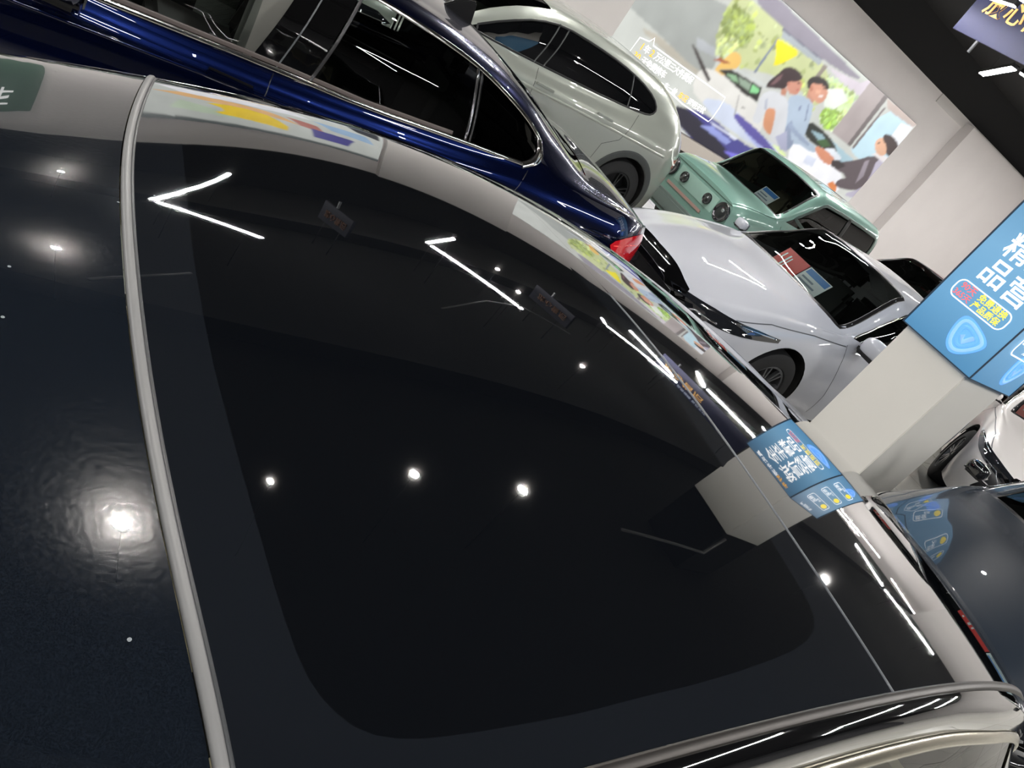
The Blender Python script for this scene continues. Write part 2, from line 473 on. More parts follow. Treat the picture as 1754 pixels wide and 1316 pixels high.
def build_body(root, sh, pm, arches, side_windows, wind, rear, sx=0.07, sy=0.25, sides=(1, -1)):
    """painted shell with real openings for the windows and the wheel arches"""
    outer = densify([(sh.xr, 0), (sh.xf, 0), (sh.xf, 16), (sh.xr, 16)], 0.12)
    outer = [(x, v) for x, v in outer]
    holes = []
    for s in (1, -1):
        for w in side_windows: holes.append(sh.side(w, s))
        for (cx, cz, r) in arches:
            d = np.array(arch_outline(cx, cz, r, sh.sill)); holes.append(np.stack([d[:, 0], np.maximum(sh.v_at(d[:, 0], d[:, 1], side=1), .02)], 1) if s > 0 else np.stack([d[:, 0], 16 - np.maximum(sh.v_at(d[:, 0], d[:, 1], side=1), .02)], 1))
    if wind is not None: holes.append(np.array(densify(wind, .12)))
    if rear is not None: holes.append(np.array(densify(rear, .12)))
    body = patch(sh, 'body', outer, pm, root, holes, 0, sx, sy)
    for (cx, cz, r) in arches:           # wheel-arch liners
        for s in (1, -1):
            ys = float(sh.S(np.array([[cx, 2.0]]))[0, 1]); vs_, fs = [], []
            a = circle(cx, cz, r * 1.0, -25, 205, 20)
            for (x, z) in a: vs_ += [(x, s * (ys - .012), max(z, sh.sill)), (x, s * (ys - .34), max(z, sh.sill))]
            for i in range(len(a) - 1): fs.append((2 * i, 2 * i + 1, 2 * i + 3, 2 * i + 2))
            n0 = len(vs_); vs_.append((cx, s * (ys - .34), cz))
            for i in range(len(a) - 1): fs.append((2 * i + 1, 2 * i + 3, n0))
            mesh_obj('wheel_arch_liner', vs_, fs, mat('liner_black', (12, 12, 13), .8), root)
    return body
# ---------------------------------------------------------------- the hall
WALL = mat('wall_plaster', (226, 221, 220), .75, noise=.05, nscale=1.2)
PIER = mat('pier_plaster', (214, 210, 208), .8, noise=.06, nscale=1.5)
BLK = mat('ceiling_black', (11, 11, 13), .9, noise=.15, nscale=.6)
def structure(o): o['kind'] = 'structure'; return o
X0, X1, Y0, Y1, ZC = -9.0, 28.0, -8.0, 13.0, 5.6
def tile_floor():
    """polished pale floor tiles: 0.8 m grid with recessed joints in the material"""
    m = mat('floor_tile', (196, 194, 186), .12, noise=.04, nscale=.8)
    nt = m.node_tree; b = nt.nodes['Principled BSDF']
    br = nt.nodes.new('ShaderNodeTexBrick'); br.offset = 0
    br.inputs['Scale'].default_value = 1.0; br.inputs['Mortar Size'].default_value = .004
    br.inputs['Brick Width'].default_value = .8; br.inputs['Row Height'].default_value = .8
    for k, c in ((1, (200, 198, 190)), (2, (192, 190, 183)), (3, (120, 118, 112))): br.inputs[k].default_value = lin(c)
    tc = [n for n in nt.nodes if n.type == 'TEX_COORD'][0]
    nt.links.new(tc.outputs['Object'], br.inputs['Vector']); nt.links.new(br.outputs['Color'], b.inputs['Base Color'])
    return m
structure(box('floor', X0, X1, Y0, Y1, -.12, 0, tile_floor()))
structure(box('ceiling', X0, X1, Y0, Y1, ZC, ZC + .15, BLK))
structure(box('wall_back', X0, X1, Y1, Y1 + .2, 0, 4.63, WALL))
structure(box('trim_1', X0, X1, Y1 - .02, Y1 + .2, 4.63, ZC, BLK))
DKW = mat('wall_dark', (84, 84, 88), .7, noise=.05, nscale=1.0)
structure(box('wall_left', X0 - .2, X0, Y0, Y1, 0, ZC, DKW))
structure(box('wall_right', X1, X1 + .2, Y0, Y1, 0, ZC, WALL))
structure(box('wall_front', X0, X1, Y0 - .2, Y0, 0, ZC, DKW))
structure(box('trim_2', 6.15, 9.74, Y1 - .16, Y1, 0, 4.63, PIER))
structure(box('trim_3', 21.4, X1, Y1 - .30, Y1, 0, 4.55, WALL))
structure(box('trim_4', 9.74, 19.7, Y1 - .28, Y1 - .02, .29, .58, mat('ledge', (196, 188, 180), .6), bevel=.01))
structure(box('trim_5', 9.74, 19.7, Y1 - .12, Y1 - .02, 0, .29, mat('plinth_dark', (70, 68, 66), .7)))
structure(box('trim_6', 19.62, 26, Y1 - .03, Y1, 4.4, 4.63, PIER))
for i, (a, b_) in enumerate(((1.2, .25), (6.3, .25), (11.4, .25), (16.5, .3))):   # dark ceiling beams
    structure(box('trim_%d' % (7 + i), X0, X1, -7.2 + a, -7.2 + a + b_, 5.25, ZC, BLK))

# backlit wall pictures: flat prints built as flat layers on a light box
MURAL=[
 ('wall_light',(205, 208, 202),[(9.7, .5), (19.7, .5), (19.7, 3.8), (9.7, 3.8)]),
 ('blur_grey',(172, 176, 172),[(9.466, 2.046), (11.719, 3.213), (12.033, 2.493), (12.575, 1.957), (12.136, 1.749), (10.822, 1.896), (9.779, 1.976)]),
 ('blur_beige',(190, 184, 170),[(10.822, 1.896), (12.136, 1.749), (12.575, 1.957), (12.968, 1.722), (12.61, 1.697), (11.42, 1.675), (10.12, 1.792)]),
 ('foliage',(206, 214, 158),[(11.719, 3.213), (12.076, 3.398), (15.064, 3.422), (15.8, 3.18), (15.972, 2.487), (15.118, 2.714), (14.042, 2.579), (13.404, 2.376), (12.398, 2.171), (11.994, 2.474)]),
 ('foliage_dark',(180, 194, 120),[(11.878, 3.111), (12.545, 3.135), (12.911, 2.927), (12.726, 2.57), (12.232, 2.592), (11.887, 2.803)]),
 ('foliage_pale',(222, 232, 180),[(12.128, 2.41), (12.433, 2.691), (12.827, 2.485), (12.603, 2.269)]),
 ('beam',(152, 146, 160),[(12.076, 3.398), (12.825, 3.785), (16.517, 3.743), (16.514, 3.558), (15.048, 3.415), (13.6, 3.374)]),
 ('beam_edge',(110, 112, 130),[(13.436, 3.373), (15.036, 3.423), (15.042, 3.383), (13.45, 3.327)]),
 ('beam_under',(176, 184, 190),[(13.479, 3.341), (15.073, 3.398), (15.093, 3.292), (13.564, 3.222)]),
 ('top_strip',(222, 228, 220),[(12.885, 3.791), (12.993, 3.847), (16.907, 3.819), (16.751, 3.653), (13.271, 3.709)]),
 ('door_frame',(150, 140, 130),[(15.195, 3.369), (15.356, 3.388), (15.338, 3.085), (15.207, 3.082)]),
 ('soffit',(225, 215, 225),[(15.356, 3.388), (16.642, 3.571), (16.907, 3.819), (17.001, 3.346), (15.832, 3.346)]),
 ('garden',(216, 236, 178),[(15.522, 3.275), (16.919, 3.341), (17.068, 2.386), (16.353, 2.417), (16.191, 2.821), (15.702, 3.059)]),
 ('garden_leaf',(178, 214, 110),[(16.21, 2.672), (16.697, 2.811), (16.948, 2.565), (16.834, 2.384), (16.388, 2.433)]),
 ('garden_white',(240, 246, 236),[(15.768, 3.014), (16.27, 3.245), (16.723, 3.141), (16.503, 2.804), (16.141, 2.72)]),
 ('column',(176, 165, 164),[(16.924, 3.734), (17.764, 3.742), (17.861, 2.387), (17.019, 2.398)]),
 ('column_edge',(112, 104, 104),[(17.678, 3.735), (17.865, 3.74), (17.985, 2.388), (17.826, 2.389)]),
 ('pane',(196, 226, 238),[(18.131, 3.566), (18.948, 3.645), (19.525, 3.623), (19.775, 2.671), (19.042, 2.278), (18.296, 2.291), (18.001, 2.377)]),
 ('pane_top',(196, 178, 170),[(17.829, 3.723), (19.598, 3.742), (19.525, 3.623), (18.573, 3.564), (18.131, 3.566)]),
 ('pane_white',(238, 240, 244),[(18.987, 3.525), (19.525, 3.623), (19.702, 2.878), (19.057, 3.088)]),
 ('pane_mullion',(120, 110, 110),[(18.003, 3.525), (18.075, 3.541), (18.166, 2.394), (18.059, 2.401)]),
 ('orange_glow',(240, 196, 110),[(12.583, 2.287), (12.67, 2.489), (12.903, 2.495), (13.069, 2.356), (12.981, 2.093), (12.843, 1.833), (12.605, 1.778), (12.525, 2.001)]),
 ('orange_dark',(170, 90, 60),[(12.335, 2.114), (12.473, 2.234), (12.805, 2.244), (12.628, 2.173)]),
 ('car_body',(228, 226, 220),[(12.14, 1.859), (12.658, 1.996), (13.461, 1.95), (14.178, 1.956), (14.785, 1.804), (14.968, 1.256), (13.866, 1.171), (12.829, 1.302), (12.293, 1.411)]),
 ('car_roof',(205, 210, 208),[(12.628, 2.023), (13.096, 2.258), (14.152, 2.342), (14.165, 2.274), (13.138, 2.223)]),
 ('car_window_frame',(46, 44, 42),[(12.628, 2.023), (12.936, 2.169), (14.035, 2.244), (14.193, 1.963), (13.669, 1.93)]),
 ('car_window',(150, 190, 150),[(12.857, 2.049), (13.155, 2.133), (13.352, 2.042), (13.164, 2.011)]),
 ('car_window_rear',(140, 215, 150),[(13.727, 2.188), (14.021, 2.179), (14.03, 2.095), (13.81, 2.024)]),
 ('car_window_mid',(150, 170, 150),[(13.234, 2.142), (13.686, 2.183), (13.769, 2.02), (13.403, 2.037)]),
 ('car_line',(60, 50, 50),[(11.539, 2.121), (11.778, 2.083), (12.605, 1.778), (12.589, 1.715), (12.272, 1.814)]),
 ('floor_blue',(70, 68, 140),[(12.155, 0.955), (13.156, 1.202), (14.513, 1.062), (15.596, 1.164), (17.066, 1.259), (17.905, 0.91), (15.777, 0.6), (14.634, 0.503), (12.852, 0.58)]),
 ('floor_dark',(34, 32, 50),[(12.107, 0.962), (12.658, 1.067), (13.869, 0.865), (14.999, 0.653), (14.691, 0.559), (12.841, 0.59)]),
 ('floor_light',(206, 214, 232),[(12.654, 1.366), (13.357, 1.614), (14.154, 1.525), (15.535, 1.417), (16.203, 1.418), (15.331, 1.168), (14.104, 1.167), (13.263, 1.205)]),
 ('floor_streak_a',(150, 160, 222),[(13.168, 0.911), (13.519, 1.035), (14.322, 0.981), (14.236, 0.85)]),
 ('floor_streak_b',(118, 112, 214),[(14.266, 0.72), (14.791, 0.828), (15.568, 0.77), (14.999, 0.653)]),
 ('floor_streak_c',(170, 178, 226),[(14.419, 1.304), (15.133, 1.327), (15.941, 1.308), (15.372, 1.136)]),
 ('bench_purple',(92, 84, 160),[(13.799, 1.488), (13.948, 1.54), (14.939, 1.482), (15.941, 1.308), (15.733, 1.221), (14.736, 1.284), (13.972, 1.4)]),
 ('leaf_patch',(220, 236, 170),[(15.548, 1.406), (15.719, 1.479), (16.214, 1.389), (16.166, 1.301)]),
 ('table_white',(240, 240, 244),[(16.125, 1.782), (16.363, 1.851), (17.476, 1.845), (18.686, 1.769), (18.91, 1.301), (18.562, 0.883), (16.892, 1.049), (16.203, 1.418)]),
 ('car_right',(170, 200, 212),[(16.043, 2.281), (16.574, 2.303), (17.835, 2.22), (18.634, 2.201), (18.613, 1.922), (17.777, 1.847), (16.772, 2.025)]),
 ('car_right_window',(34, 40, 36),[(16.15, 2.005), (16.077, 2.296), (16.496, 2.318), (17.318, 2.258), (17.931, 2.034), (17.365, 2.023), (16.756, 1.935)]),
 ('car_right_glass',(150, 180, 190),[(16.305, 2.154), (16.774, 2.226), (17.266, 2.151), (16.862, 2.064)]),
 ('car_right_leaf',(60, 96, 52),[(16.742, 2.046), (17.019, 2.198), (17.349, 2.136), (17.104, 1.998)]),
 ('car_right_mirror',(226, 232, 240),[(17.226, 2.016), (17.504, 2.133), (18.008, 2.066), (18.051, 1.872), (17.466, 1.893)]),
 ('man_shirt',(176, 192, 210),[(14.907, 2.392), (15.138, 2.603), (15.729, 2.659), (15.966, 2.453), (16.211, 2.081), (16.284, 1.949), (17.006, 1.923), (17.012, 1.755), (16.153, 1.762), (16.146, 1.461), (15.801, 1.415), (15.502, 1.885)]),
 ('man_shirt_shade',(140, 152, 176),[(15.502, 1.885), (15.536, 2.137), (15.91, 1.739), (16.118, 1.747), (16.146, 1.461), (15.801, 1.415)]),
 ('man_neck',(205, 150, 125),[(15.301, 2.828), (15.709, 2.711), (15.769, 2.631), (15.426, 2.644)]),
 ('man_face',(222, 160, 134),[(15.247, 2.923), (15.447, 3.046), (15.911, 3.049), (16.037, 2.829), (15.95, 2.697), (15.702, 2.678), (15.413, 2.729)]),
 ('man_ear',(200, 130, 105),[(15.275, 2.847), (15.318, 2.911), (15.45, 2.837), (15.423, 2.779)]),
 ('man_hair',(46, 38, 40),[(15.278, 2.788), (15.085, 2.907), (15.14, 3.036), (15.319, 3.135), (15.62, 3.171), (15.874, 3.093), (15.874, 3.017), (15.613, 3.063), (15.434, 2.98), (15.312, 2.953), (15.273, 2.905), (15.343, 2.818)]),
 ('man_hand',(212, 140, 108),[(16.867, 1.898), (16.982, 1.98), (17.569, 1.988), (17.881, 1.943), (17.89, 1.771), (17.492, 1.73), (17.122, 1.801)]),
 ('woman_top',(214, 216, 220),[(14.144, 2.118), (14.326, 2.319), (14.662, 2.385), (15.017, 2.367), (15.354, 2.056), (15.67, 1.718), (15.836, 1.43), (15.357, 1.454), (14.88, 1.769), (14.567, 1.937), (14.742, 1.6), (14.433, 1.572), (14.317, 1.824)]),
 ('woman_top_shade',(170, 172, 196),[(15.444, 1.588), (15.647, 1.836), (16.146, 1.461), (15.881, 1.416)]),
 ('woman_neck',(200, 140, 115),[(14.485, 2.539), (14.746, 2.513), (14.822, 2.398), (14.671, 2.359)]),
 ('woman_face',(214, 150, 128),[(14.576, 2.64), (14.761, 2.785), (14.999, 2.837), (15.111, 2.681), (15.116, 2.563), (14.956, 2.49), (14.73, 2.506)]),
 ('woman_hair',(58, 40, 44),[(14.126, 2.286), (14.071, 2.405), (14.181, 2.658), (14.217, 2.818), (14.375, 2.922), (14.685, 2.953), (14.94, 2.898), (14.841, 2.764), (14.611, 2.671), (14.664, 2.593), (14.643, 2.495), (14.519, 2.438), (14.279, 2.356)]),
 ('woman_hair_light',(120, 88, 92),[(14.19, 2.388), (14.221, 2.591), (14.303, 2.715), (14.359, 2.597), (14.281, 2.43)]),
 ('woman_arm',(214, 150, 112),[(14.562, 1.98), (14.841, 2.074), (15.01, 1.904), (15.248, 1.6), (15.234, 1.53), (14.861, 1.605), (14.705, 1.769)]),
 ('seller_suit',(88, 76, 82),[(17.819, 1.777), (18.162, 2.006), (18.602, 2.241), (18.962, 2.534), (19.476, 2.639), (19.635, 2.337), (19.735, 1.851), (19.443, 1.603), (18.596, 1.402), (18.512, 1.608), (18.822, 1.787)]),
 ('seller_suit_light',(178, 172, 190),[(19.235, 2.575), (19.627, 2.592), (19.779, 2.208), (19.825, 1.752), (19.643, 1.432), (19.117, 1.381), (19.598, 1.721), (19.6, 2.062)]),
 ('seller_suit_stripe',(150, 140, 150),[(18.896, 2.327), (19.022, 2.415), (19.318, 2.023), (19.246, 1.771)]),
 ('seller_sleeve',(48, 40, 44),[(17.766, 1.896), (17.996, 1.991), (18.397, 1.978), (18.223, 1.799), (17.89, 1.771)]),
 ('seller_collar',(232, 226, 226),[(18.927, 2.555), (19.058, 2.681), (19.605, 2.729), (19.585, 2.575)]),
 ('seller_face',(228, 178, 146),[(18.648, 2.826), (18.768, 3.016), (19.084, 3.011), (19.455, 2.775), (19.301, 2.639), (18.978, 2.647)]),
 ('seller_hair',(58, 42, 42),[(18.836, 2.976), (18.761, 3.1), (19.05, 3.172), (19.539, 3.134), (19.675, 2.976), (19.61, 2.767), (19.414, 2.758), (19.204, 2.921)]),
 ('seller_hand',(220, 130, 70),[(18.273, 1.385), (18.404, 1.51), (18.698, 1.442), (18.833, 1.308), (18.525, 1.3)]),
 ('flag_pole',(130, 140, 160),[(13.478, 3.18), (13.532, 3.193), (13.59, 2.394), (13.51, 2.384)]),
 ('yellow_flag',(252, 236, 20),[(13.457, 3.143), (13.603, 3.174), (14.383, 3.265), (14.113, 2.896), (13.906, 2.685), (13.794, 2.883)]),
 ('woman_eye',(60, 30, 30),[(14.869, 2.762), (14.948, 2.799), (14.97, 2.764), (14.894, 2.744)]),
 ('woman_mouth',(190, 90, 90),[(14.967, 2.615), (15.038, 2.677), (15.059, 2.642)]),
 ('woman_ear',(200, 130, 110),[(14.588, 2.631), (14.626, 2.678), (14.727, 2.622), (14.664, 2.593)]),
 ('man_eye',(60, 34, 34),[(15.679, 3.018), (15.804, 3.046), (15.814, 3.02), (15.718, 2.991)]),
 ('man_brow',(50, 36, 34),[(15.594, 3.039), (15.768, 3.089), (15.794, 3.071), (15.62, 3.021)]),
 ('man_smile',(250, 240, 236),[(15.732, 2.829), (15.865, 2.89), (15.885, 2.838), (15.772, 2.802)]),
 ('man_cheek',(236, 178, 150),[(15.531, 2.874), (15.679, 2.942), (15.755, 2.871), (15.623, 2.81)]),
 ('man_button_line',(120, 130, 160),[(15.633, 2.554), (15.666, 2.569), (15.957, 2.243), (15.923, 2.228)]),
 ('man_pocket',(130, 140, 170),[(15.438, 2.404), (15.478, 2.453), (15.56, 2.335), (15.497, 2.322)]),
 ('man_sleeve_fold',(150, 164, 188),[(15.503, 2.043), (15.936, 1.961), (16.667, 1.897), (16.636, 1.817), (15.916, 1.856), (15.512, 1.937)]),
 ('seller_eye',(70, 40, 36),[(18.781, 2.847), (18.843, 2.891), (18.894, 2.86), (18.815, 2.826)]),
 ('woman_sleeve_fold',(186, 190, 204),[(14.362, 2.099), (14.4, 2.146), (14.611, 1.941), (14.524, 1.932)]),
 ('table_paper',(214, 220, 236),[(16.829, 1.679), (17.227, 1.707), (17.315, 1.5), (16.895, 1.467)]),
 ('floor_glint',(226, 230, 246),[(13.299, 1.073), (13.399, 1.102), (14.432, 1.091), (14.393, 1.042)]),
 ('car_door_line',(170, 168, 166),[(13.572, 1.857), (13.602, 1.87), (13.891, 1.469), (13.849, 1.465)]),
 ('car_handle',(120, 118, 116),[(13.889, 1.707), (14.015, 1.719), (14.023, 1.693), (13.897, 1.681)]),
 ('wall_shade',(184, 188, 192),[(11.578, 2.269), (12.183, 2.306), (12.337, 2.168), (11.759, 2.1)]),
]
TEXTBOX=[(10.322, 1.312), (10.348, 1.661), (10.598, 1.698), (10.659, 1.802), (10.741, 1.68), (13.237, 1.66), (13.283, 1.405), (13.292, 1.159), (13.258, 1.07), (12.309, 1.082)]

def light_box(name, label, x0, x1, z0, z1, layers, yf, fx=lambda x: x, fz=lambda z: z):
    t = thing(name, label, 'mural', ((x0 + x1) / 2, Y1, 0), group=None)
    ox = (x0 + x1) / 2
    box('case', x0 - ox, x1 - ox, yf - Y1 + .03, -.01, z0, z1, mat('box_alu', (150, 150, 150), .4, .6), t)
    rnd = np.random.RandomState(4); lay = []
    for nm, c, poly in layers:
        lay.append((nm, c, poly))
        if nm.startswith(('foliage', 'garden')) and nm != 'garden_white':
            P = np.array(poly); a, b = P.min(0), P.max(0)
            for _ in range(160):
                q = a + rnd.rand(2) * (b - a)
                if in_poly(q[None], P)[0]:
                    k = rnd.uniform(.72, 1.14); w_, h_ = rnd.uniform(.02, .10, 2)
                    cc = tuple(min(255, int(v * k * f)) for v, f in zip(c, (1, 1.02, rnd.uniform(.75, 1.1))))
                    lay.append(('speck', cc, [(q[0] - w_, q[1] - h_ * .3), (q[0] - w_ * .2, q[1] - h_), (q[0] + w_, q[1] - h_ * .2), (q[0] + w_ * .6, q[1] + h_ * .7), (q[0] - w_ * .5, q[1] + h_)]))
    layers = lay
    # the print is a fine grid whose colour attribute carries the picture, soft like a photograph
    cell = .02; nx = int((x1 - x0) / cell); nz_ = int((z1 - z0) / cell)
    gx = np.linspace(x0 + .012, x1 - .012, nx + 1); gz = np.linspace(z0 + .012, z1 - .012, nz_ + 1)
    GX, GZ = np.meshgrid(gx, gz); P = np.stack([GX.ravel(), GZ.ravel()], 1)
    img = np.tile(np.array(lin((205, 208, 202))[:3]), (len(P), 1))
    for nm, c, poly in layers:
        q = np.array([tuple(a) for a in smooth_poly(poly, 1)] if len(poly) > 5 else poly, float)
        a, b = q.min(0), q.max(0)
        idx = np.where((P[:, 0] >= a[0]) & (P[:, 0] <= b[0]) & (P[:, 1] >= a[1]) & (P[:, 1] <= b[1]))[0]
        if not len(idx): continue
        idx = idx[in_poly(P[idx], q)]
        if not len(idx): continue
        u = (P[idx] - a) / (b - a + 1e-6)
        g = 1 + (.10 if nm != 'bg' else 0) * (u[:, 1] - u[:, 0]) * (1 if len(idx) < 9000 else .4)      # soft modelling inside each printed shape
        img[idx] = np.array(lin(c)[:3])[None] * g[:, None]
    img = img.reshape(nz_ + 1, nx + 1, 3)
    low = rnd.rand(12, 34); yy_ = np.linspace(0, 10.99, nz_ + 1); xx_ = np.linspace(0, 32.99, nx + 1)
    a0, b0 = yy_.astype(int), xx_.astype(int); fy, fx_ = (yy_ - a0)[:, None], (xx_ - b0)[None, :]
    L4 = low[a0][:, b0] * (1 - fy) * (1 - fx_) + low[a0 + 1][:, b0] * fy * (1 - fx_) + low[a0][:, b0 + 1] * (1 - fy) * fx_ + low[a0 + 1][:, b0 + 1] * fy * fx_
    img *= (.93 + .14 * L4)[:, :, None]
    k = np.array([.25, .5, .25])
    for _ in range(2):
        Q = np.pad(img, ((1, 1), (0, 0), (0, 0)), 'edge'); img = k[0] * Q[:-2] + k[1] * Q[1:-1] + k[2] * Q[2:]
        Q = np.pad(img, ((0, 0), (1, 1), (0, 0)), 'edge'); img = k[0] * Q[:, :-2] + k[1] * Q[:, 1:-1] + k[2] * Q[:, 2:]
    V = np.stack([P[:, 0] - ox, np.full(len(P), yf - Y1), P[:, 1]], 1)
    ii, jj = np.meshgrid(np.arange(nz_), np.arange(nx), indexing='ij'); n = nx + 1
    F = np.stack([ii * n + jj, ii * n + jj + 1, (ii + 1) * n + jj + 1, (ii + 1) * n + jj], -1).reshape(-1, 4)
    me = bpy.data.meshes.new('picture'); me.from_pydata(V.tolist(), [], F.tolist()); me.update(); me.materials.append(print_mat('backlit_print'))
    ca = me.color_attributes.new('Col', 'FLOAT_COLOR', 'POINT')
    ca.data.foreach_set('color', np.concatenate([img.reshape(-1, 3), np.ones((len(P), 1))], 1).astype(np.float32).ravel())
    o = bpy.data.objects.new('picture', me); COL.objects.link(o); o.parent = t
    return t, ox
mural, mox = light_box('wall_mural', 'large backlit wall picture of a handshake between three people beside cars, with a yellow pennant', 9.76, 19.6, .58, 3.74, MURAL, 12.93)
LW = mat('letter_white', (250, 250, 250), .4, emit=1.1 * SIGN_POWER)
LO = mat('letter_orange', (250, 178, 30), .4, emit=1.1 * SIGN_POWER)
LY = mat('letter_yellow', (250, 222, 50), .4, emit=1.1 * SIGN_POWER)
LR = mat('letter_red', (236, 96, 96), .4, emit=1.0 * SIGN_POWER)
def wall_text(body, x, z, size, m, sp=1.0):
    return text('lettering', body, size, m, frame_matrix((x - mox, -.125, z), (1, 0, 0), (0, 0, 1)), mural, spacing=sp)
wall_text('1', 10.47, 1.545, .19, LO); wall_text('年', 10.58, 1.545, .17, LW); wall_text('2', 10.78, 1.545, .19, LO)
wall_text('万公里三大件质保', 10.91, 1.545, .17, LW, .82)
wall_text('30', 10.44, 1.345, .19, LO); wall_text('天免费换车', 10.68, 1.345, .165, LW, .85)
wall_text('一车一检', 11.42, 1.19, .14, LW); wall_text('车况', 12.05, 1.19, .15, LO); wall_text('透明无忧', 12.38, 1.19, .15, LW)
_tb = [np.array(a) for a in TEXTBOX]
ribbon('text_frame', [(x - mox, -.12, z) for x, z in _tb], [(0, -1, 0)] * len(_tb), .012, .004, LW, mural, closed=True)
MURAL2 = [
 ('bg', (206, 210, 204), [(1.9, .6), (6.1, .6), (6.1, 4.2), (1.9, 4.2)]),
 ('top', (90, 96, 96), [(1.9, 4.1), (6.1, 4.1), (6.1, 4.2), (1.9, 4.2)]),
 ('orange', (240, 190, 130), [(2.0, 2.6), (3.6, 3.0), (4.4, 3.3), (3.8, 2.5), (2.6, 2.0)]),
 ('green', (200, 216, 190), [(2.4, 3.2), (3.2, 3.6), (3.4, 3.85), (2.3, 3.8)]),
 ('white', (236, 236, 240), [(2.0, .8), (4.0, .9), (4.6, 2.2), (2.4, 2.2)]),
 ('skin', (190, 120, 110), [(4.1, 2.6), (4.7, 2.9), (4.9, 3.5), (4.4, 3.3)]),
 ('blue', (160, 190, 220), [(4.6, 2.2), (5.7, 2.4), (5.9, 3.2), (5.0, 3.0)]),
 ('purple', (80, 76, 150), [(4.6, 3.3), (5.5, 3.4), (5.4, 3.9), (4.7, 3.9)]),
 ('dark', (52, 54, 60), [(5.2, .7), (6.0, .7), (6.0, 2.4), (5.5, 2.0)]),
 ('flag', (250, 214, 20), [(2.7, 2.95), (3.6, 2.75), (4.4, 3.95), (3.6, 3.75), (2.9, 3.75), (3.15, 3.4)]),
]
light_box('wall_mural', 'smaller backlit wall picture with an orange yellow pennant, far left of the back wall', 1.95, 6.1, .6, 4.2, MURAL2, 12.93)
# green notice board with white writing at the far left of the back wall (seen mirrored in the roof edge)
nb = thing('notice_board', 'green notice board with white lettering on the left part of the back wall', 'sign', (-1.1, 12.98, 0))
box('board', -1.9, 1.75, -.06, 0, 1.2, 4.05, mat('board_green', (70, 96, 82), .5, emit=.35 * SIGN_POWER), nb, .01)
box('board_panel', -1.2, .3, -.075, -.055, 3.2, 3.75, mat('board_gold', (176, 160, 100), .5, emit=.4 * SIGN_POWER), nb, .005)
text('lettering', '放心二手车', .42, LW, frame_matrix((-1.7, -.08, 2.6), (1, 0, 0), (0, 0, 1)), nb)
text('lettering', '全国联保 售后无忧', .3, LW, frame_matrix((-1.7, -.08, 1.9), (1, 0, 0), (0, 0, 1)), nb)
text('lettering', '严选好车', .3, LW, frame_matrix((.3, -.08, 3.8), (1, 0, 0), (0, 0, 1)), nb)

# ---------------------------------------------------------------- pillars with backlit sign boxes
SIGNB = mat('sign_blue', (96, 156, 196), .35, emit=.80 * SIGN_POWER)
def sign_gradient():
    nt = SIGNB.node_tree; b = nt.nodes['Principled BSDF']
    tc = [n for n in nt.nodes if n.type == 'TEX_COORD'][0]
    sp = nt.nodes.new('ShaderNodeSeparateXYZ'); nt.links.new(tc.outputs['Object'], sp.inputs[0])
    cr = nt.nodes.new('ShaderNodeValToRGB'); mr = nt.nodes.new('ShaderNodeMapRange')
    mr.inputs[1].default_value = 1.46; mr.inputs[2].default_value = 3.01
    nt.links.new(sp.outputs[2], mr.inputs[0]); nt.links.new(mr.outputs[0], cr.inputs[0])
    el = cr.color_ramp.elements
    el[0].position = 0; el[0].color = lin((72, 130, 172)); el[1].position = 1; el[1].color = lin((64, 104, 136))
    e = el.new(.22); e.color = lin((108, 164, 204)); e = el.new(.5); e.color = lin((124, 176, 212)); e = el.new(.8); e.color = lin((86, 140, 178))
    nt.links.new(cr.outputs[0], b.inputs['Emission Color']); b.inputs['Base Color'].default_value = lin((60, 100, 130))
sign_gradient()
BLUE = mat('logo_blue', (96, 158, 246), .4, emit=.9 * SIGN_POWER); BLUE2 = mat('logo_blue_pale', (130, 176, 238), .4, emit=.9 * SIGN_POWER)
def rrect(w, h, r, n=6):
    out = []
    for cx, cy, a in ((w - r, h - r, 0), (-w + r, h - r, 90), (-w + r, -h + r, 180), (w - r, -h + r, 270)):
        out += [(cx + r * math.cos(math.radians(a + 90 * i / n)), cy + r * math.sin(math.radians(a + 90 * i / n))) for i in range(n + 1)]
    return out
def on_plane(mt, pts, z=0): return [tuple(mt @ Vector((x, y, z))) for x, y in pts]
def logo(parent, mt, s):
    """rounded triangular shield of nested outlines"""
    sh = lambda k: [tuple(a) for a in smooth_poly([(-k, k * .55), (-.62 * k, k * .95), (.75 * k, k * .55), (k, k * .1), (.1 * k, -k), (-.7 * k, -.7 * k)], 3)]
    nrm = tuple(mt.to_3x3() @ Vector((0, 0, 1)))
    p = on_plane(mt, sh(s), .001); mesh_obj('emblem', p, [tuple(range(len(p)))], BLUE, parent)
    for k, m in ((.78, BLUE2), (.5, BLUE)):
        q = on_plane(mt, sh(s * k), .003); ribbon('emblem_line', q, [nrm] * len(q), .012, .003, m, parent, closed=True)
    v = on_plane(mt, [(-.25 * s, .05 * s), (-.02 * s, -.22 * s), (.3 * s, .3 * s)], .003)
    ribbon('emblem_line', v, [nrm] * 3, .018, .003, BLUE2, parent)
def make_pillar(px, py, w, d, z1, label, zsign0, zsign1, front=True):
    t = thing('pillar', label, 'pillar', (px, py, 0))
    box('shaft', .035, w - .035, .035, d - .035, 0, z1, mat('pillar_paint', (232, 230, 224), .6, noise=.03, nscale=2), t, .006)
    box('shaft_top', .04, w - .04, .04, d - .04, z1, ZC, BLK, t)
    box('skirting', .025, w - .025, .025, d - .025, 0, .12, mat('skirting_dark', (70, 68, 66), .5), t, .004)
    return t
P0 = (5.80, 2.13); PW, PD = .82, .645
ZS0, ZS1 = 1.462, 3.01
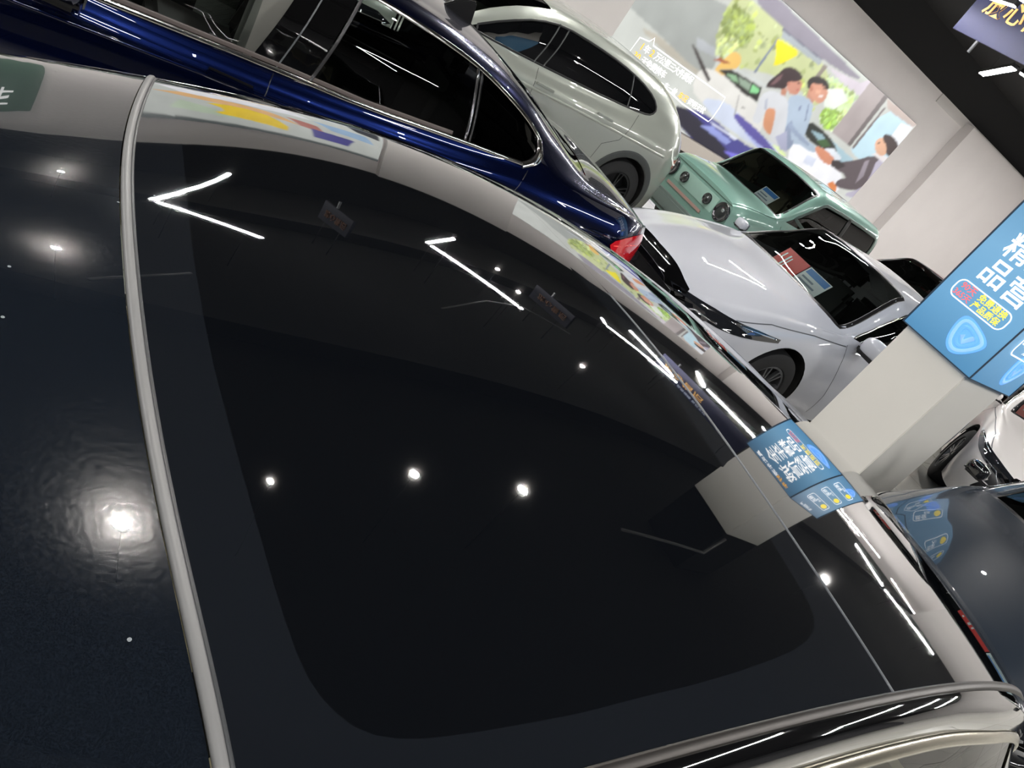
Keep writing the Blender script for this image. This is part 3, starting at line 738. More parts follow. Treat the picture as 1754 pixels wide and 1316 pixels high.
pil = make_pillar(P0[0], P0[1], PW, PD, 4.45, 'grey square pillar carrying the blue sign box, between the white coupe and the dark hood', ZS0, ZS1)
def make_sign(loc, label, w, d):
    t = thing('sign_box', label, 'sign', loc)
    F = mat('sign_frame', (40, 62, 84), .5)
    z0, z1 = ZS0, ZS1
    box('panel', 0, .028, .008, d - .008, z0 + .006, z1 - .006, SIGNB, t)
    box('panel', w - .028, w, .008, d - .008, z0 + .006, z1 - .006, SIGNB, t)
    box('panel', .008, w - .008, 0, .028, z0 + .006, z1 - .006, SIGNB, t)
    box('panel', .008, w - .008, d - .028, d, z0 + .006, z1 - .006, SIGNB, t)
    for (x, y) in ((0, 0), (w, 0), (0, d), (w, d)):
        box('corner_trim', x - .005, x + .005, y - .005, y + .005, z0, z1, F, t)
    for z in (z0, z1 - .008):
        bm = bmesh.new(); add_box(bm, -.004, w + .004, -.004, .01, z, z + .008); add_box(bm, -.004, w + .004, d - .01, d + .004, z, z + .008)
        add_box(bm, -.004, .01, 0, d, z, z + .008); add_box(bm, w - .01, w + .004, 0, d, z, z + .008)
        bm_obj('edge_trim', bm, F, t)
    def front(mt, w_):
        # mt: origin at the lower left corner of the face, x right, y up, z outwards
        nrm = tuple(mt.to_3x3() @ Vector((0, 0, 1)))
        def T(b, x, y, s, m, sp=1.0): return text('lettering', b, s, m, mt @ Matrix.Translation((x, y, .004)), t, align='CENTER', spacing=sp)
        xc1, xc2 = w_ * .37, w_ * .69
        for i, ch in enumerate('全车精品'): T(ch, xc1, 1.235 - i * .208, .2, LW)
        for i, ch in enumerate('诚信经营'): T(ch, xc2, 1.225 - i * .208, .2, LW)
        T('真实车源', w_ * .42, 1.46, .075, LW); T('好车', w_ * .76, 1.46, .075, LO)
        bx = rrect(.23, .068, .05); mb = mt @ Matrix.Translation((w_ * .49, .415, .004))
        ribbon('text_frame', on_plane(mb, bx), [nrm] * len(bx), .004, .003, LW, t, closed=True)
        T('90天', w_ * .49 - .135, .445, .062, LR); T('免费退换', w_ * .49 + .075, .445, .06, LY)
        T('365天', w_ * .49 - .14, .383, .058, LR); T('产品质保', w_ * .49 + .07, .383, .058, LY)
        logo(t, mt @ Matrix.Translation((w_ * .66, .185, .001)), .15)
    def sideface(mt, w_):
        nrm = tuple(mt.to_3x3() @ Vector((0, 0, 1)))
        def T(b, x, y, s, m, sp=1.0): return text('lettering', b, s, m, mt @ Matrix.Translation((x, y, .004)), t, align='CENTER', spacing=sp)
        T('严选好车', w_ * .45, 1.46, .08, LW)
        for i, (a, b) in enumerate((('精选', '车况'), ('检测', '放心'), ('质保', '无忧'))):
            y = 1.16 - i * .39
            bx = rrect(.27, .10, .05); mb = mt @ Matrix.Translation((w_ * .5, y, .004))
            ribbon('text_frame', on_plane(mb, bx), [nrm] * len(bx), .005, .003, LW, t, closed=True)
            T(a, w_ * .33, y + .03, .10, LW); T(b, w_ * .45, y - .045, .06, LW)
            q = on_plane(mt @ Matrix.Translation((w_ * .70, y, .006)), circle(0, 0, .07, n=18)); mesh_obj('medal', q, [tuple(range(18))], LY, t)
        logo(t, mt @ Matrix.Translation((w_ * .62, .19, .001)), .15)
    front(frame_matrix((0, d, z0), (0, -1, 0), (0, 0, 1)), d)
    sideface(frame_matrix((0, 0, z0), (1, 0, 0), (0, 0, 1)), w)
    return t
make_sign((P0[0], P0[1], 0), 'blue backlit sign box with white lettering wrapped round the grey pillar', PW, PD)
structure(box('trim_20', 20.0, 20.3, Y0, 3.15, 0, 4.63, PIER))

# ---------------------------------------------------------------- ceiling lights, conduits, banner
BARM = mat('light_diffuser', (255, 253, 250), .5, emit=BAR_POWER); SPM = mat('spot_lens', (255, 250, 244), .5, emit=SPOT_POWER)
HOUSE = mat('lamp_housing', (12, 12, 14), .7)
def light_bar(a, b, label, group, z=4.5, w=.028):
    a = Vector((a[0], a[1], 0)); b = Vector((b[0], b[1], 0)); L = (b - a).length; c = (a + b) / 2
    t = thing('light_bar', label, 'ceiling light', (c.x, c.y, z), math.degrees(math.atan2(b.y - a.y, b.x - a.x)), group)
    box('housing', -L / 2, L / 2, -w - .008, w + .008, .013, .07, HOUSE, t)
    box('diffuser', -L / 2 + .01, L / 2 - .01, -w, w, 0, .012, BARM, t)
    for s in (-1, 1): tube('hanging_wire', [(s * L * .35, 0, .07), (s * L * .35, 0, ZC - z)], .004, HOUSE, t, 5)
    return t
G = 'chevron light bars hanging below the black ceiling'
LBL = 'slim white light bar of a ceiling chevron, mirrored in the black roof'
for i, (a, b, l) in enumerate([
    ((1.47, 7.22), (2.82, 10.39), 'long light bar of the first ceiling chevron, its upper arm in the roof reflection'),
    ((1.50, 7.12), (2.21, 6.17), 'light bar of the first ceiling chevron, its lower arm in the roof reflection'),
    ((4.99, 8.15), (6.0, 9.12), 'short light bar of the second ceiling chevron, its upper arm in the roof reflection'),
    ((5.0, 8.02), (5.37, 5.96), 'long light bar of the second ceiling chevron, its lower arm in the roof reflection'),
    ((8.86, 7.93), (8.60, 7.55), 'very short light bar of the third ceiling chevron in the roof reflection'),
    ((8.54, 7.45), (9.47, 6.15), 'long light bar of the third ceiling chevron in the roof reflection'),
    ((10.3, 8.4), (9.73, 6.49), 'light bar crossing the dark blue banner at the upper right'),
    ((14.354, 9.16), (12.705, 7.739), 'thick bright light bar under the dark blue banner at the upper right'),
    ((12.78, 7.66), (13.5, 6.1), 'light bar cut by the right edge, meeting the thick bright bar'),
]): light_bar(a, b, l, G, w=.05 if i in (7, 8) else .028)
for i, (ax, ay) in enumerate(((-3.2, 7.6), (-6.8, 7.6), (17.5, 7.7), (21.5, 7.7), (-5, -2.2), (-.8, -2.2), (3.4, -2.2), (7.6, -2.2), (11.8, -2.2), (16, -2.2), (20.2, -2.2), (-3.5, 3.2), (25.0, 7.7), (16.5, 3.3), (21.5, 3.3))):  # unseen chevrons added beyond the view for hall light and reflections
    for s, L_ in ((1, (1.5, 1.45)), (-1, (1.2, 1.5))):
        light_bar((ax, ay + s * .04), (ax + L_[0], ay + s * L_[1]), 'slim unseen light bar of a ceiling chevron, added for hall light and reflections', 'added ceiling chevrons outside the picture', w=.014 if ay == 3.3 else .03)
def spot(x, y, label, r=.05, z=4.5, m=None):
    t = thing('spot_lamp', label, 'ceiling light', (x, y, z), 0, 'round spot lamps below the black ceiling')
    n = 20
    vs_ = [(r * 1.03 * math.cos(2 * math.pi * i / n), r * 1.03 * math.sin(2 * math.pi * i / n), zz) for zz in (0.004, .05) for i in range(n)]
    mesh_obj('housing', vs_, [(i, (i + 1) % n, n + (i + 1) % n, n + i) for i in range(n)] + [tuple(range(n, 2 * n))], HOUSE, t, smooth=True).data.set_sharp_from_angle(angle=.6)
    mesh_obj('lens', [(r * math.cos(2 * math.pi * i / n), r * math.sin(2 * math.pi * i / n), .002) for i in range(n)], [tuple(range(n))[::-1]], m or SPM, t)
    tube('stem', [(0, 0, .05), (0, 0, ZC - z)], .003, HOUSE, t, 6)
for x, y, r, l in ((.47, 1.68, .038, 'spot lamp mirrored as the big star at the left of the black roof'), (2.12, 2.14, .026, 'spot lamp mirrored left of centre of the glass roof'), (3.0, 2.14, .034, 'spot lamp mirrored at the centre of the glass roof'),
                   (8.96, 2.16, .045, 'spot lamp mirrored on the thin rear seam of the glass roof'), (.83, 8.14, .026, 'small spot lamp mirrored at the upper left of the roof'), (.51, 4.16, .024, 'small spot lamp mirrored at the left, below the upper left one'),
                   (6.19, 7.93, .03, 'tiny spot lamp mirrored beside the second chevron'), (5.41, 4.55, .026, 'small spot lamp mirrored below the second and third chevrons'), (5.92, 6.88, .032, 'spot lamp mirrored at the foot of the second chevron'), (1.2, 1.98, .012, 'tiny lamp mirrored left of the two central stars')):
    spot(x, y, l, r)
CON = mat('conduit_grey', (110, 110, 110), .4, .3)
for i, pts in enumerate(([(3.89, 1.91), (5.03, 1.85), (5.75, 2.10)], [(3.58, 4.9), (4.6, 5.7), (5.41, 6.02), (6.0, 5.6)], [(.6, 3.6), (1.25, 4.25)])):
    o = tube('cable_conduit', [(x, y, 0) for x, y in pts], .014, CON); o.location.z = 4.47
    props(o, ('grey conduit running to the sign pillar under the ceiling', 'bent grey conduit near the second chevron under the ceiling', 'short grey conduit at the left under the ceiling')[i], 'conduit')
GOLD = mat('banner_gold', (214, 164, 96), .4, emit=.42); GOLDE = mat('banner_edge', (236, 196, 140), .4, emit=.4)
BLUEB = mat('banner_blue', (13, 19, 60), .6, noise=.1)
def banner(loc, label, h=.85, L=2.6, gold=None, board=None):
    t = thing('hanging_banner', label, 'banner', loc, 0, None)
    gold = gold or GOLD
    box('board', -.02, .02, -L, 0, 0, h, board or BLUEB, t, .004)
    mt = frame_matrix((-.024, -.18, h * .50), (0, -1, 0), (0, 0, 1))
    text('lettering', '放心售后', .30 if gold is GOLD else .2, gold, mt, t, extrude=.008, spacing=1.05)
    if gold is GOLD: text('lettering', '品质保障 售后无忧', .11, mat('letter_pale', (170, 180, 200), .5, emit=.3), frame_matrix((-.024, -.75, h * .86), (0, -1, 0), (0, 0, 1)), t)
    for y in (-.25, -L + .25): tube('hanging_wire', [(0, y, h), (0, y, ZC - loc[2])], .006, HOUSE, t, 5)
    box('bracket', -.015, .015, -.45, -.42, -.16, 0, mat('bracket_grey', (70, 72, 76), .5), t)
banner((10.5, 7.52, 4.17), 'dark blue banner with gold lettering hanging at the upper right corner')
GD = mat('banner_gold_dull', (96, 66, 44), .5); BD = mat('banner_board_dark', (14, 16, 30), .8)
banner((6.7, 7.5, 4.3), 'dim dark banner with dull gold lettering mirrored beside the second chevron', .5, 1.1, GD, BD)
banner((3.7, 8.9, 4.3), 'dim dark banner with dull gold lettering mirrored right of the first chevron', .5, 1.1, GD, BD)
# ---------------------------------------------------------------- black car with the glass roof (foreground)
RP = [1.70662, 0.79356, 0.09977, 0.04365, -0.0218, 0.70816, 0.61621, 0.155, 0.21557, 0.0621, -0.04563, 0.02782, -0.31723, -0.44965]
def roof_w(x):
    u = np.maximum(x, .03) - RP[1]
    return RP[6] + RP[7] * u - RP[8] * u * u
def roof_z(x, y):
    x = np.asarray(x, float); y = np.asarray(y, float); u = x - RP[1]; t = (y - RP[5]) / roof_w(x)
    return RP[0] - RP[2] * u ** 2 - RP[3] * u ** 3 - RP[4] * u ** 4 - 1.2 * np.maximum(x - 2.0, 0) ** 2 - RP[9] * (1 + RP[12] * u) * t ** 2 - RP[10] * (1 + RP[13] * u) * t ** 4 - RP[11] * t ** 6
def roof_n(x, y):
    h = 1e-4
    n = np.stack([-(roof_z(x + h, y) - roof_z(x - h, y)) / (2 * h), -(roof_z(x, y + h) - roof_z(x, y - h)) / (2 * h), np.ones_like(x)], 1)
    return n / np.linalg.norm(n, axis=1)[:, None]
OX, OY = 0.5, 0.708
own = thing('black_car', 'black car with a panoramic glass roof filling the foreground', 'car', (OX, OY, 0), 180)
def OL(P):
    P = np.array(P, float); Q = P.copy(); Q[:, 0] = OX - P[:, 0]; Q[:, 1] = OY - P[:, 1]; return Q
def OND(N):
    N = np.array(N, float).copy(); N[:, 0] *= -1; N[:, 1] *= -1; return N
def omesh(name, P, F, m, N=None, parent=own, smooth=False, label=None):
    return mesh_obj(name, OL(P), F, m, parent, normals=None if N is None else OND(N), smooth=smooth, label=label)
NEAR = .150
def y_far(x): return RP[5] + roof_w(np.asarray(x, float)) * 1.31
def roof_patch(name, outline, m, off=0.0, s=.035, parent=own, holes=(), label=None, zfun=None):
    V, F = cdt(outline, holes, s, s)
    N = roof_n(V[:, 0], V[:, 1]); P = np.stack([V[:, 0], V[:, 1], roof_z(V[:, 0], V[:, 1])], 1) + N * off
    return omesh(name, P, orient(P, F, N), m, N, parent, label=label)
def roof_line(pts, off=0.0):
    d = np.array(pts, float); N = roof_n(d[:, 0], d[:, 1]); return np.stack([d[:, 0], d[:, 1], roof_z(d[:, 0], d[:, 1])], 1) + N * off, N
def oribbon(name, P, N, w, h, m, parent=own, base=-.003, closed=False, label=None): return ribbon(name, OL(P), OND(N), w, h, m, parent, closed, base=base, label=label)
PB = paint('paint_black', (16, 21, 28), metal=0, rough=.2, flake=.6, spec=.09, coat_ior=2.2)
def dusty(m, amount=.8):
    """fine polishing haze and sparse dust specks on the clear coat"""
    nt = m.node_tree; b = nt.nodes['Principled BSDF']; tc = [n for n in nt.nodes if n.type == 'TEX_COORD'][0]
    nz = nt.nodes.new('ShaderNodeTexNoise'); nz.inputs['Scale'].default_value = 260; nz.inputs['Detail'].default_value = 3
    nt.links.new(tc.outputs['Object'], nz.inputs['Vector'])
    mr = nt.nodes.new('ShaderNodeMapRange'); mr.inputs[1].default_value = .3; mr.inputs[2].default_value = .7; mr.inputs[3].default_value = .11; mr.inputs[4].default_value = .17
    nt.links.new(nz.outputs['Fac'], mr.inputs[0]); nt.links.new(mr.outputs[0], b.inputs['Roughness'])
    n2 = nt.nodes.new('ShaderNodeTexNoise'); n2.inputs['Scale'].default_value = 190; n2.inputs['Detail'].default_value = 4; nt.links.new(tc.outputs['Object'], n2.inputs['Vector'])
    bp = nt.nodes.new('ShaderNodeBump'); bp.inputs['Strength'].default_value = .2; bp.inputs['Distance'].default_value = .0004
    nt.links.new(n2.outputs['Fac'], bp.inputs['Height']); nt.links.new(bp.outputs['Normal'], b.inputs['Normal'])
    vo = nt.nodes.new('ShaderNodeTexVoronoi'); vo.inputs['Scale'].default_value = 24; nt.links.new(tc.outputs['Object'], vo.inputs['Vector'])
    lt = nt.nodes.new('ShaderNodeMath'); lt.operation = 'LESS_THAN'; lt.inputs[1].default_value = .035; nt.links.new(vo.outputs['Distance'], lt.inputs[0])
    src = b.inputs['Base Color'].links[0].from_socket
    mx = nt.nodes.new('ShaderNodeMix'); mx.data_type = 'RGBA'; mx.inputs[7].default_value = lin((150, 156, 160))
    ml = nt.nodes.new('ShaderNodeMath'); ml.operation = 'MULTIPLY'; ml.inputs[1].default_value = amount; nt.links.new(lt.outputs[0], ml.inputs[0])
    nt.links.new(ml.outputs[0], mx.inputs[0]); nt.links.new(src, mx.inputs[6]); nt.links.new(mx.outputs[2], b.inputs['Base Color'])
dusty(PB)
GF = mat('roof_glass_frit', (19, 22, 27), .03, coat=1.0, noise=.10, nscale=2.0, coat_ior=2.1)
GI = mat('roof_glass', (7, 9, 13), .02, coat=1.0, noise=.10, nscale=1.6, coat_ior=2.1)
PB2 = mat('roof_panel_black', (13, 15, 19), .04, coat=1.0, noise=.1, nscale=2.0, coat_ior=2.1)

GB = mat('gloss_black', (9, 9, 11), .04, coat=1.0, coat_ior=2.0)
RUB = mat('seal_grey', (112, 112, 112), .42, spec=.6)
RUBD = mat('seal_dark', (52, 54, 56), .4)
ALU = mat('trim_satin', (196, 190, 172), .22, .9)
ALUD = mat('trim_rail', (62, 59, 57), .4, .8)
seal_x = lambda y: np.polyval([-0.113522, 0.328327, -0.105396, -0.138462, 0.23876], y)
def seal_pts(y0, y1, n=50, dx=0.0): return [(float(seal_x(y)) + dx, y) for y in np.linspace(y0, y1, n)]
def edge_far(x0, x1, n=60): return [(x, float(y_far(x))) for x in np.linspace(x0, x1, n)]
def edge_near(x0, x1, n=50): return [(x, NEAR) for x in np.linspace(x0, x1, n)]
ysf = 1.20
for _ in range(20): ysf = float(y_far(float(seal_x(ysf))))
XF, XR = -.14, 2.34
# painted roof skin in front of the seal
roof_patch('roof_front_panel', edge_near(XF, float(seal_x(NEAR)) - .006, 14) + seal_pts(NEAR, ysf, 50, -.006) + edge_far(float(seal_x(ysf)) - .006, XF, 14), PB, label='painted black roof panel in front of the glass')
P, N = roof_line(seal_pts(NEAR, ysf, 60)); sl = oribbon('roof_seal', P, N, .0045, .0035, RUB, label='raised grey rubber seal across the roof')
P, N = roof_line(seal_pts(NEAR, ysf, 60, .0062)); oribbon('roof_seal_lip', P, N, .0018, .0008, RUBD, parent=sl)
X2 = 1.0
frit = [(.269, 1.15), (.269, 1.023), (.244, .804), (.234, .695), (.233, .558), (.242, .448), (.25, .37), (.257, .303), (.266, .255), (.279, .229), (.300, .208), (.333, .197), (.38, .193), (.433, .191), (.493, .190), (.564, .193), (.647, .195), (.753, .203), (.852, .216), (.915, .240), (.935, .29), (.94, .7), (.935, 1.2), (.85, 1.30), (.6, 1.27), (.4, 1.2)]
frit = [tuple(a) for a in smooth_poly(frit, 1)]
gl_out = seal_pts(ysf, NEAR, 50, .008) + edge_near(float(seal_x(NEAR)) + .008, X2 - .003, 34) + [(X2 - (.003 if y < .915 else .0002), y) for y in np.linspace(NEAR + .03, float(y_far(X2)) - .03, 36)] + edge_far(X2 - .003, float(seal_x(ysf)) + .008, 34)
gl_out = [tuple(a) for a in gl_out]
roof_patch('roof_glass', frit, GI, s=.03, label='clear dark centre of the glass roof')
roof_patch('roof_glass_border', gl_out, GF, holes=[frit], s=.03, label='slightly lighter printed border of the glass roof')
P, N = roof_line([(X2, y) for y in np.linspace(NEAR, .915, 40)]); oribbon('rear_seam', P, N, .0018, .0012, mat('seam_grey', (92, 96, 100), .35), base=-.002, label='thin grey seam behind the glass')
roof_patch('roof_rear_panel', edge_near(X2 + .003, XR, 50) + [(XR, y) for y in np.linspace(NEAR + .03, float(y_far(XR)) - .03, 30)] + edge_far(XR, X2 + .003, 50) + [(X2 + (.003 if y < .915 else .0002), y) for y in np.linspace(float(y_far(X2)) - .03, NEAR + .03, 36)], PB2, s=.035, label='black rear roof panel')
# drip rail and side pieces on the near side
xs = np.linspace(XF, XR - .02, 80)
zr = roof_z(xs, np.full(80, NEAR))
def loft(name, rows, m, N=None, parent=own, label=None, smooth=True):
    R = np.array(rows); k, n = R.shape[0], R.shape[1]
    P = R.reshape(-1, 3); F = [(a * n + b, a * n + b + 1, (a + 1) * n + b + 1, (a + 1) * n + b) for a in range(k - 1) for b in range(n - 1)]
    return omesh(name, P, F, m, None, parent, smooth, label)
nn = np.tile(np.array([[0, -.35, .94]]), (80, 1))
oribbon('drip_rail', np.stack([xs, np.full(80, NEAR - .004), zr - .002], 1), nn, .006, .003, ALUD, base=-.01, label='grey metal drip rail along the near roof edge')
drop = pchip([(-.14, .05), (.6, .052), (1.4, .052), (1.9, .05), (2.34, .04)])
out_ = pchip([(-.14, .034), (.9, .036), (1.2, .040), (1.55, .052), (2.34, .055)])
ox_ = out_(xs)
dz = drop(xs)
rows = []
for f, g in ((0, .16), (.03, .34), (.08, .52), (.15, .68), (.26, .82), (.45, .92), (.7, .97), (1, 1.0)):
    rows.append(np.stack([xs, NEAR - ox_ * g, zr - .006 - dz * f], 1))
loft('cant_panel', rows[::-1], GB, label='gloss black side panel under the drip rail')
tn = np.tile(np.array([[0, -.75, .66]]), (80, 1))
oribbon('window_trim', np.stack([xs, NEAR - ox_ - .004, zr - .008 - dz - .010], 1), tn, .0105, .006, ALU, base=-.004, label='bright satin trim strip above the side windows')
belt = 1.04
def side_row(f, sgn=1, push=0.0):
    zz = (zr - .026 - dz) * (1 - f) + belt * f
    yy = (NEAR - ox_ - .008) * (1 - f) + (-.115) * f - .018 * math.sin(math.pi * f) - push
    return np.stack([xs, yy + 0 * xs, zz], 1)
GLC = glass('clear_side_glass', (214, 222, 214), .8)
posts = [(-.14, -.02), (.86, 1.00), (1.78, 1.86)]
wins = [(-.02, .86), (1.00, 1.78), (1.86, 2.3)]
def sub(rows, a, b, n=20):
    x = np.linspace(a, b, n); return [np.stack([x] + [np.interp(x, r[:, 0], r[:, k]) for k in (1, 2)], 1) for r in rows]
allrows = [side_row(f) for f in np.linspace(0, 1, 8)]
for a, b in wins: loft('side_window', sub(allrows, a, b)[::-1], GLC, label=None)
for a, b in posts: loft('window_post', sub([side_row(f, push=.003) for f in np.linspace(0, 1, 8)], a, b, 4)[::-1], GB)
# far side of the cabin
yf = y_far(xs); zf = roof_z(xs, yf)
frows = [np.stack([xs, yf * (1 - f) + 1.53 * f + .05 * math.sin(math.pi * f), zf * (1 - f) + belt * f], 1) for f in np.linspace(0, 1, 9)]
loft('far_side_frame', frows[:3], GB)
for a, b in wins: loft('side_window', sub(frows[2:], a, b), GLC)
for a, b in posts: loft('window_post', sub(frows[2:], a, b, 4), GB)
P = np.stack([xs, yf - .004, zf + .001], 1); oribbon('far_rail', P, roof_n(xs, yf), .006, .006, mat('rail_chrome', (170, 170, 172), .15, 1.0), base=-.006, label='thin bright rail along the far roof edge')
# windscreen, rear window
def ruled(name, A, B, m, n=6, bow=0.0, smooth=True):
    A, B = np.array(A), np.array(B)
    rows = [A * (1 - f) + B * f + np.array([0, 0, bow * math.sin(math.pi * f)]) for f in np.linspace(0, 1, n)]
    return loft(name, rows, m)
yy = np.linspace(NEAR + .01, float(y_far(XF)) - .01, 20)
A = np.stack([np.full(20, XF), yy, roof_z(np.full(20, XF), yy)], 1)
B = np.stack([-.92 + .10 * ((np.linspace(-1, 1, 20)) ** 2), np.linspace(-.08, 1.5, 20), np.full(20, 1.06)], 1)
ruled('windscreen', A, B, glass('windscreen_glass', (180, 196, 190), .6), bow=.03)
yy = np.linspace(NEAR + .01, float(y_far(XR)) - .01, 20)
A = np.stack([np.full(20, XR), yy, roof_z(np.full(20, XR), yy)], 1)
B = np.stack([2.72 - .06 * ((np.linspace(-1, 1, 20)) ** 2), np.linspace(-.05, 1.46, 20), np.full(20, 1.08)], 1)
ruled('rear_window', B, A, mat('privacy_glass', (10, 11, 13), .03, coat=1), bow=.04)
# lower body
och = dict(w2=[(-2.3, .90), (0, .93), (2.3, .90)], w3=[(-2.3, .88), (0, .915), (1.4, .90), (2.3, .82)], w4=[(-2.3, .80), (-1, .83), (.8, .83), (1.5, .78), (2.3, .66)], w6=[(-2.3, .62), (-1.6, .70), (1.35, .74), (2.3, .5)],
           z3=[(-2.3, .92), (0, .92), (1.5, .86), (2.3, .66)], z4=[(-2.3, 1.03), (.9, 1.03), (1.5, .98), (2.3, .76)], z6=[(-2.3, 1.06), (1.35, 1.06), (2.3, .82)], z8=[(-2.3, 1.09), (-1.9, 1.1), (1.35, 1.12), (1.9, 1.04), (2.35, .84)])
osh = CarShape(och, -2.32, 2.35)
OA = [(1.42, .38, .40), (-1.40, .38, .40)]
outer = densify([(osh.xr, 0), (osh.xf, 0), (osh.xf, 16), (osh.xr, 16)], .12)
holes = [densify([(-2.1, 4.05), (1.32, 4.05), (1.32, 11.95), (-2.1, 11.95)], .12)]
for (cx, cz, r) in OA:
    d = np.array(arch_outline(cx, cz, r, osh.sill)); v = np.maximum(osh.v_at(d[:, 0], d[:, 1]), .02)
    holes += [np.stack([d[:, 0], v], 1), np.stack([d[:, 0], 16 - v], 1)]
patch(osh, 'body', outer, PB, own, holes, sx=.1, sy=.3)
cap(osh, 'front_fascia', osh.xf, own, PB); cap(osh, 'rear_fascia', osh.xr, own, PB)
flat_patch('grille', [(-.5, .38), (.5, .38), (.6, .62), (-.6, .62)], osh.xf + .002, .012, GB, own)
for s in (-1, 1):
    flat_patch('headlamp', [(s * .38, .66), (s * .62, .64), (s * .60, .74), (s * .40, .74)], osh.xf + .002, .012, mat('lamp_clear', (200, 205, 210), .05, .3, coat=1), own)
    flat_patch('tail_lamp', [(s * .35, .82), (s * .68, .80), (s * .68, .92), (s * .35, .92)], osh.xr - .014, .012, mat('lamp_red', (170, 20, 26), .1, coat=1), own)
    for cx in (1.42, -1.40): wheel(own, cx, s * .82, .36, .355, .23, s)
    mirror(own, .95, s * .92, 1.08, s, PB)
BEI = mat('trim_beige', (206, 192, 164), .7, noise=.05, nscale=6)
omesh('cabin_floor', [(-1.0, -.1, .45), (2.6, -.1, .45), (2.6, 1.5, .45), (-1.0, 1.5, .45)], [(0, 1, 2, 3)], mat('carpet_dark', (40, 38, 36), .9))
box('dashboard', .75, 1.30, -.70, .70, .72, .98, mat('dash_dark', (30, 30, 32), .6), own, .06)
for s in (-1, 1):
    box('door_card', -1.6, .8, s * .79 - .03, s * .79 + .03, .5, 1.02, BEI, own, .02)
    st = seat(own, -.05, s * .37, .52, BEI)
box('rear_bench', -1.35, -.75, -.62, .62, .5, .72, BEI, own, .07)
box('rear_backrest', -1.55, -1.38, -.62, .62, .6, 1.15, BEI, own, .06)
# ---------------------------------------------------------------- the other cars
CHR = mat('chrome', (205, 203, 200), .12, 1.0)
CHRD = mat('chrome_dark', (120, 120, 122), .2, 1.0)
TB = mat('trim_black', (9, 9, 10), .3, spec=.3)
NB = mat('nose_black', (7, 7, 8), .06, spec=.5)
TG = glass('tinted_glass', (60, 66, 70), .10)
SG = glass('side_glass', (190, 200, 196), .75)
CG = glass('clear_glass', (200, 206, 204), .9)
WG = glass('windscreen_tint', (226, 236, 232), .95)
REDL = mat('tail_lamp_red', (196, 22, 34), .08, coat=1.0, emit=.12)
LAMP = mat('headlamp_lens', (28, 30, 34), .05, coat=1.0)
LAMPC = mat('headlamp_reflector', (190, 194, 200), .1, 1.0)
DARK = mat('cabin_dark', (17, 16, 16), .75)
LEA = mat('seat_leather_dark', (50, 46, 44), .55)
CARDW = mat('card_white', (232, 236, 244), .35); CARDB = mat('card_blue', (70, 130, 206), .35); CARDR = mat('card_red', (226, 66, 66), .4)

def seam_strip(sh, root, pts, side=1, w=.0025):
    return strip(sh, 'panel_gap', sh.side_line(pts, side), w, .0008, TB, root, base=-.001)
def cabin(root, x0, x1, w, z0, zb, m=DARK):
    """dark floor and door cards so that windows look into a closed cabin"""
    bm = bmesh.new()
    add_box(bm, x0, x1, -w, w, z0 - .04, z0)
    for s in (-1, 1): add_box(bm, x0, x1, s * w - .02, s * w + .02, z0, zb)
    add_box(bm, x0 - .03, x0, -w, w, z0, zb); add_box(bm, x1, x1 + .03, -w, w, z0, zb)
    return bm_obj('cabin', bm, m, root)

# ---- dark blue saloon
pose = (1.35, 4.5, 176)
blue = thing('blue_saloon', 'dark blue saloon with chrome window frame and red tail lamp, beyond the black roof', 'car', (pose[0], pose[1], 0), pose[2])
ch = dict(
    w2=[(-2.62, .90), (-1.5, .935), (1.5, .93), (2.3, .86)], w3=[(-2.62, .88), (-1.4, .925), (0, .92), (1.5, .90), (2.3, .78)],
    w4=[(-2.62, .80), (-1.6, .85), (0, .862), (.9, .86), (1.5, .80), (2.3, .62)],
    w6=[(-2.62, .66), (-2.1, .68), (-1.6, .62), (-1.1, .62), (-.6, .655), (.3, .67), (.9, .73), (1.3, .72), (2.3, .5)],
    z3=[(-2.62, .88), (-2.0, .95), (-1.4, .95), (0, .86), (.9, .82), (1.6, .76), (2.3, .58)],
    z4=[(-2.62, 1.02), (-2.2, 1.08), (-1.5, 1.085), (-.9, 1.03), (.04, .965), (.8, .925), (1.3, .89), (2.3, .66)],
    z6=[(-2.62, 1.03), (-2.35, 1.10), (-2.0, 1.13), (-1.65, 1.24), (-1.3, 1.37), (-1.0, 1.435), (-.6, 1.475), (-.2, 1.485), (.35, 1.46), (1.15, .99), (1.6, .88), (2.3, .68)],
    z8=[(-2.62, 1.05), (-2.35, 1.13), (-2.0, 1.18), (-1.5, 1.37), (-1.1, 1.475), (-.7, 1.515), (-.2, 1.53), (.35, 1.52), (1.2, 1.03), (1.6, .95), (2.3, .72)])
bs = CarShape(ch, -2.62, 2.3, rr=(.42, .20, 2.2), sill=.2)
PBL = paint('paint_navy', (6, 17, 56), metal=.9, rough=.25, flake=.35, spec=.1)
glass_out = [(1.22, .93), (.80, .935), (.04, .985), (-.40, 1.005), (-.94, 1.06), (-1.40, 1.10), (-1.47, 1.13), (-1.50, 1.18), (-1.44, 1.25), (-1.30, 1.315), (-1.04, 1.39), (-.81, 1.43), (-.5, 1.452), (0, 1.462), (.35, 1.43), (.65, 1.29), (.95, 1.11)]
wind = [(1.17, 6.1), (1.19, 8), (1.17, 9.9), (.40, 9.8), (.34, 8), (.40, 6.2)]
rear = [(-1.18, 6.25), (-1.14, 8), (-1.18, 9.75), (-1.96, 9.8), (-2.02, 8), (-1.96, 6.2)]
build_body(blue, bs, PBL, [(1.43, .36, .39), (-1.45, .36, .39)], [glass_out], wind, rear, sx=.06)
cap(bs, 'front_fascia', bs.xf, blue, PBL); cap(bs, 'rear_fascia', bs.xr, blue, PBL)
patch(bs, 'windscreen', densify(wind, .12), WG, blue, off=-.004); patch(bs, 'rear_window', densify(rear, .12), TG, blue, off=-.004)
